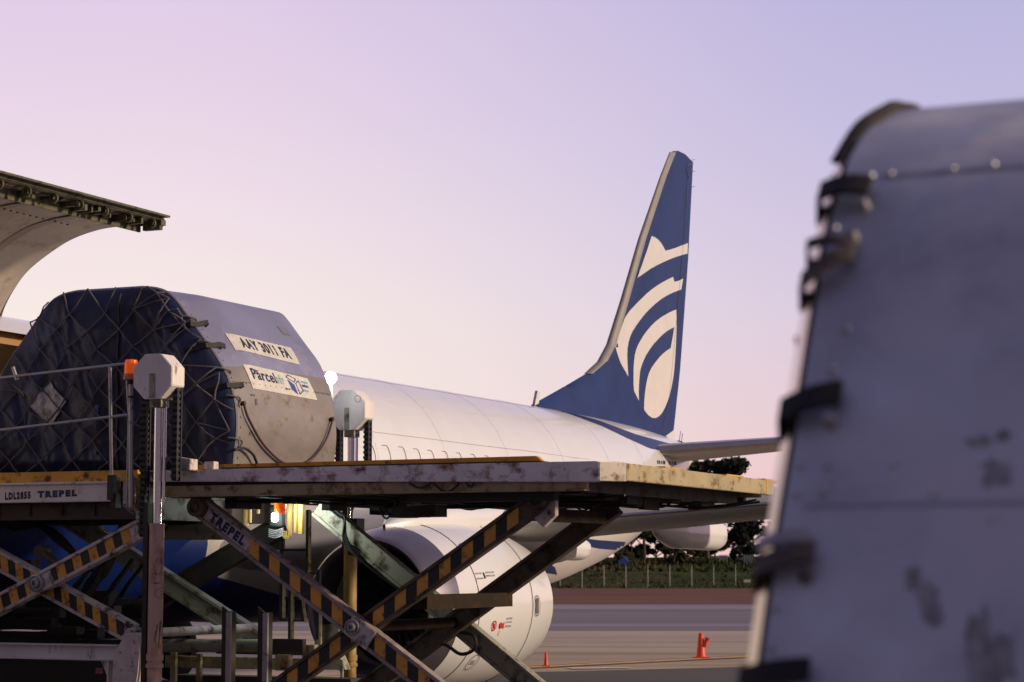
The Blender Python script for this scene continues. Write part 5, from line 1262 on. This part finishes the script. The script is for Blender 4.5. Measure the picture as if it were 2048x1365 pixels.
bx(340, 1350, 700, 1400, 8.8, .3, b)
# tangle of dark hoses and members behind the left scissor
r = random.Random(31)
for k in range(18):
    x = r.uniform(-20, 230); y = r.uniform(1190, 1270); A = r.uniform(7, 8.7); w_ = r.uniform(20, 70); h_ = r.uniform(6, 22); bx(x, y, x + w_, y + h_, A, .15, b)
for k in range(14):
    x = r.uniform(180, 300); A = r.uniform(6.9, 8.4); pts = []
    for q in range(5): u = LA(x - q * 18 + r.uniform(-4, 4), 1120 + q * 26 + r.uniform(-6, 6), A); pts.append((u[0], A, u[1]))
    b.tube(pts, r.uniform(.012, .03), 5, sm=4)
for k in range(5):
    pts = []
    for (x, y) in ((-20, 1045 + 4 * k), (40, 1040 + 3 * k), (80, 1055 + 5 * k), (115, 1085 + 8 * k), (150, 1110 + 10 * k)): u = LA(x + 6 * k, y, 7.4); pts.append((u[0], 7.4 + .05 * k, u[1]))
    b.tube(pts, .022, 6, sm=4)
bx(290, 1050, 304, 1400, 6.6, .1, b); bx(-40, 1010, 290, 1046, 7.6, .2, b); bx(410, 1000, 470, 1046, 8.6, .1, b); bx(540, 1010, 560, 1100, 9.3, .06, b)
finish(b, 'dark_machinery', 'dark_steel', ch)
b = B(); p, q = LA(82, 1103, 6.9), LA(130, 1140, 6.9); b.cyl((p[0], 6.9, p[1]), (q[0], 6.9, q[1]), .045); b.cyl((p[0], 6.86, p[1]), (p[0], 7.0, p[1]), .07); 
finish(b, 'tie_rod', 'arm_dark', ch, smooth=True)
b = B(); bx(-40, 1180, 215, 1262, 8.9, .2, b); bx(-40, 1262, 180, 1292, 8.9, .1, b); bx(250, 1240, 300, 1290, 8.7, .1, b); bx(-40, 1318, 222, 1420, 7.2, .2, b); bx(300, 985, 412, 1050, 8.6, .1, b); bx(430, 1300, 640, 1312, 9.0, .2, b)
bx(0, 1120, 60, 1180, 8.9, .2, b)
finish_each(b, 'gearbox_housing', 'dark_steel', ch, 8, bevel=.01)
# ladder and thin frames behind the scissor
b = B()
for (x0, y0, x1, y1) in ((560, 1046, 565, 1240), (612, 1020, 617, 1148), (577, 1160, 582, 1300), (560, 1239, 606, 1244), (560, 1194, 640, 1199), (560, 1098, 617, 1103), (603, 1200, 608, 1244), (633, 1140, 638, 1280), (612, 1145, 638, 1149)): bx(x0, y0, x1, y1, 9.35, .04, b)
finish(b, 'ladder_frame', 'black', ld)
b = B()
for (x0, y0, x1, y1) in ((565, 1160, 568, 1236), (582, 1170, 585, 1290), (617, 1022, 619, 1148), (638, 1200, 641, 1290)): bx(x0, y0, x1, y1, 9.34, .035, b)
p, q, s_ = LA(612, 1245, 9.3), LA(606, 1200, 9.3), LA(620, 1180, 9.3); b.tube([(p[0], 9.3, p[1]), (q[0], 9.3, q[1]), (s_[0], 9.3, s_[1])], .02, 6)
finish(b, 'ladder_stile', 'cream_paint', ld)
b = B(); u = [LA(*p, 9.6) for p in ((640, 1250), (676, 1248), (678, 1310), (690, 1340), (628, 1340), (628, 1290))]; b.prism(u, 1, 9.6, 9.75); bx(680, 1320, 685, 1380, 9.4, .03, b); finish(b, 'tank_bracket', 'arm_far', ld, bevel=.005)
# yellow actuators hanging under the deck by the lamp
b = B()
for (x, y0, y1, rr) in ((491, 998, 1052, .04), (500, 1000, 1046, .02), (516, 1000, 1028, .022)): p, q = LA(x, y0, 8.3), LA(x, y1, 8.3); b.cyl((p[0], 8.3, p[1]), (q[0], 8.3, q[1]), rr, n=16)
p = LA(410, 1040, 8.4); b.box((p[0] - .1, 8.4, p[1] - .06), (p[0] + .0, 8.45, p[1] + .15))
finish(b, 'actuator', 'rust_yellow', ld, smooth=True, bevel=0)
b = B()
for (x0, x1, y1) in ((575, 580, 1060), (588, 592, 1066), (597, 604, 1068)): bx(x0, 1000, x1, y1, 8.7, .05, b)
for k in range(3):
    pts = [LA(x, y, 8.6) for x, y in ((566 + 3 * k, 1062), (566 + 3 * k, 1074), (574, 1078 - 2 * k), (582 - 3 * k, 1072), (582 - 3 * k, 1060))]; b.tube([(x, 8.6, z) for x, z in pts], .008, 5, sm=3)
finish(b, 'hydraulic_lines', 'rust_yellow', ld)
# lamp, second beacon
p = LA(548, 1035, 8.2); b = B(); b.box((p[0] - .08, 8.24, p[1] - .10), (p[0] + .09, 8.30, p[1] + .12)); lm = finish(b, 'work_lamp', 'black', ld, bevel=.01)
M['lamp_on'] = emis('lamp_on', 'F4FFFF', 9)
b = B(); b.cyl((p[0], 8.24, p[1] + .02), (p[0], 8.20, p[1] + .02), .034, .034, 20); b.cyl((p[0], 8.24, p[1] - .02), (p[0], 8.20, p[1] - .02), .034, .034, 20); finish(b, 'lamp_lens', 'lamp_on', lm, smooth=True)
b = B()
for k in range(5): b.tube([(p[0] - .10, 8.26, p[1] - .13 - .02 * k), (p[0], 8.24, p[1] - .15 - .02 * k), (p[0] + .09, 8.26, p[1] - .12 - .02 * k)], .008, 5, sm=3)
finish(b, 'lamp_cables', 'galv', lm)
pt = bpy.data.lights.new('work_light', 'POINT'); pt.specular_factor = .08; pt.energy = 9; pt.color = (.88, 1, .93); pt.shadow_soft_size = .05
o = bpy.data.objects.new('work_light', pt); COL.objects.link(o); o.location = W(p[0] + .03, 7.95, p[1] - .02)
pt = bpy.data.lights.new('work_light', 'POINT'); pt.specular_factor = .08; pt.energy = 20; pt.color = (.88, 1, .93); pt.shadow_soft_size = .05  # extra point light without a fixture, added to brighten the far scissor arm
q = LA(600, 1012, 8.6); o = bpy.data.objects.new('work_light', pt); COL.objects.link(o); o.location = W(q[0], 8.5, q[1])
p = LA(560, 988, 8.1); beacon(p[0], 8.1, p[1] - .045, -1, .07, .18)
# bright floodlight on a small post beyond the container
p = LA(662, 757, 10.2); b = B(); q = LA(662, 930, 10.2); b.cyl((p[0], 10.2, p[1] - .05), (p[0], 10.2, q[1]), .024, n=12); b.cyl((p[0], 10.2, p[1] + .005), (p[0], 10.29, p[1] + .005), .07, .05, n=20); fl = finish(b, 'flood_lamp', 'white_paint', ld, bevel=.006)
b = B(); b.lathe((p[0], 10.205, p[1] + .005), (0, -1, 0), [(0, .075), (.03, .075), (.05, .055), (.06, .003)], 24); finish(b, 'lamp_lens', emis('flood_on', 'EAF8FF', 40), fl, smooth=True)
pt = bpy.data.lights.new('flood_light', 'POINT'); pt.specular_factor = .1; pt.energy = 5; pt.color = (.92, 1, .85); pt.shadow_soft_size = .05
o = bpy.data.objects.new('flood_light', pt); COL.objects.link(o); o.location = W(p[0] + .05, 10.1, p[1])
# red no-access sticker on the far mast head
b = B(); n = 24; vs = [(m2P + m2R * .62 + q * math.cos(2 * math.pi * k / n), 10.7 - .163, m2Z + m2R * .55 + q * math.sin(2 * math.pi * k / n)) for k in range(n) for q in (.036, .044)]
b.add(vs, [(2 * k, 2 * k + 1, (2 * k + 3) % (2 * n), (2 * k + 2) % (2 * n)) for k in range(n)]); finish(b, 'round_sticker', 'ink_red', m2, norm=False)

# ================================================================== CONES
def cone(px, py, h, label, lean=0, extra=False, rs=1):
    r_ = ray(px, py)[1]; t = -CAM_H / r_[2]; x, y = r_[0] * t, r_[1] * t
    t = thing('traffic_cone', label, 'traffic cone', (x, y, .004), False, 'cones on the apron')
    b = B(); b.prism([(x - .18 * rs, y - .18 * rs), (x + .18 * rs, y - .18 * rs), (x + .18 * rs, y + .18 * rs), (x - .18 * rs, y + .18 * rs)], 2, .006, .034); finish(b, 'cone_base', 'orange_cone', t, bevel=.01)
    b = B(); b.lathe((x, y, .03), (lean, 0, 1), [(0, .115 * rs), (.02, .10 * rs), (h * .5, .075 * rs), (h * .94, .05 * rs), (h - .03, .05 * rs), (h - .03, .025 * rs)], 20); co = finish(b, 'cone_body', 'orange_cone', t, smooth=True)
    if extra:
        b = B(); b.lathe((x + .07, y - .02, .25), (.45, 0, 1), [(0, .03), (.02, .06), (.14, .055), (.20, .06), (.21, .02)], 14); b.lathe((x + .0, y, h - .02), (-.1, 0, 1), [(0, .05), (.03, .055), (.06, .03), (.065, .003)], 14); finish(b, 'draped_flag', 'orange_cone', co, smooth=True)
        b = B(); b.box((x + .11, y - .09, .27), (x + .15, y - .085, .34)); finish(b, 'cone_label', 'plate', co)
cone(1402, 1317, .50, 'bright red-orange cone standing beside the yellow taxi line', extra=True)
cone(1092, 1334, .27, 'small dark red cone just right of the engine', rs=.42)
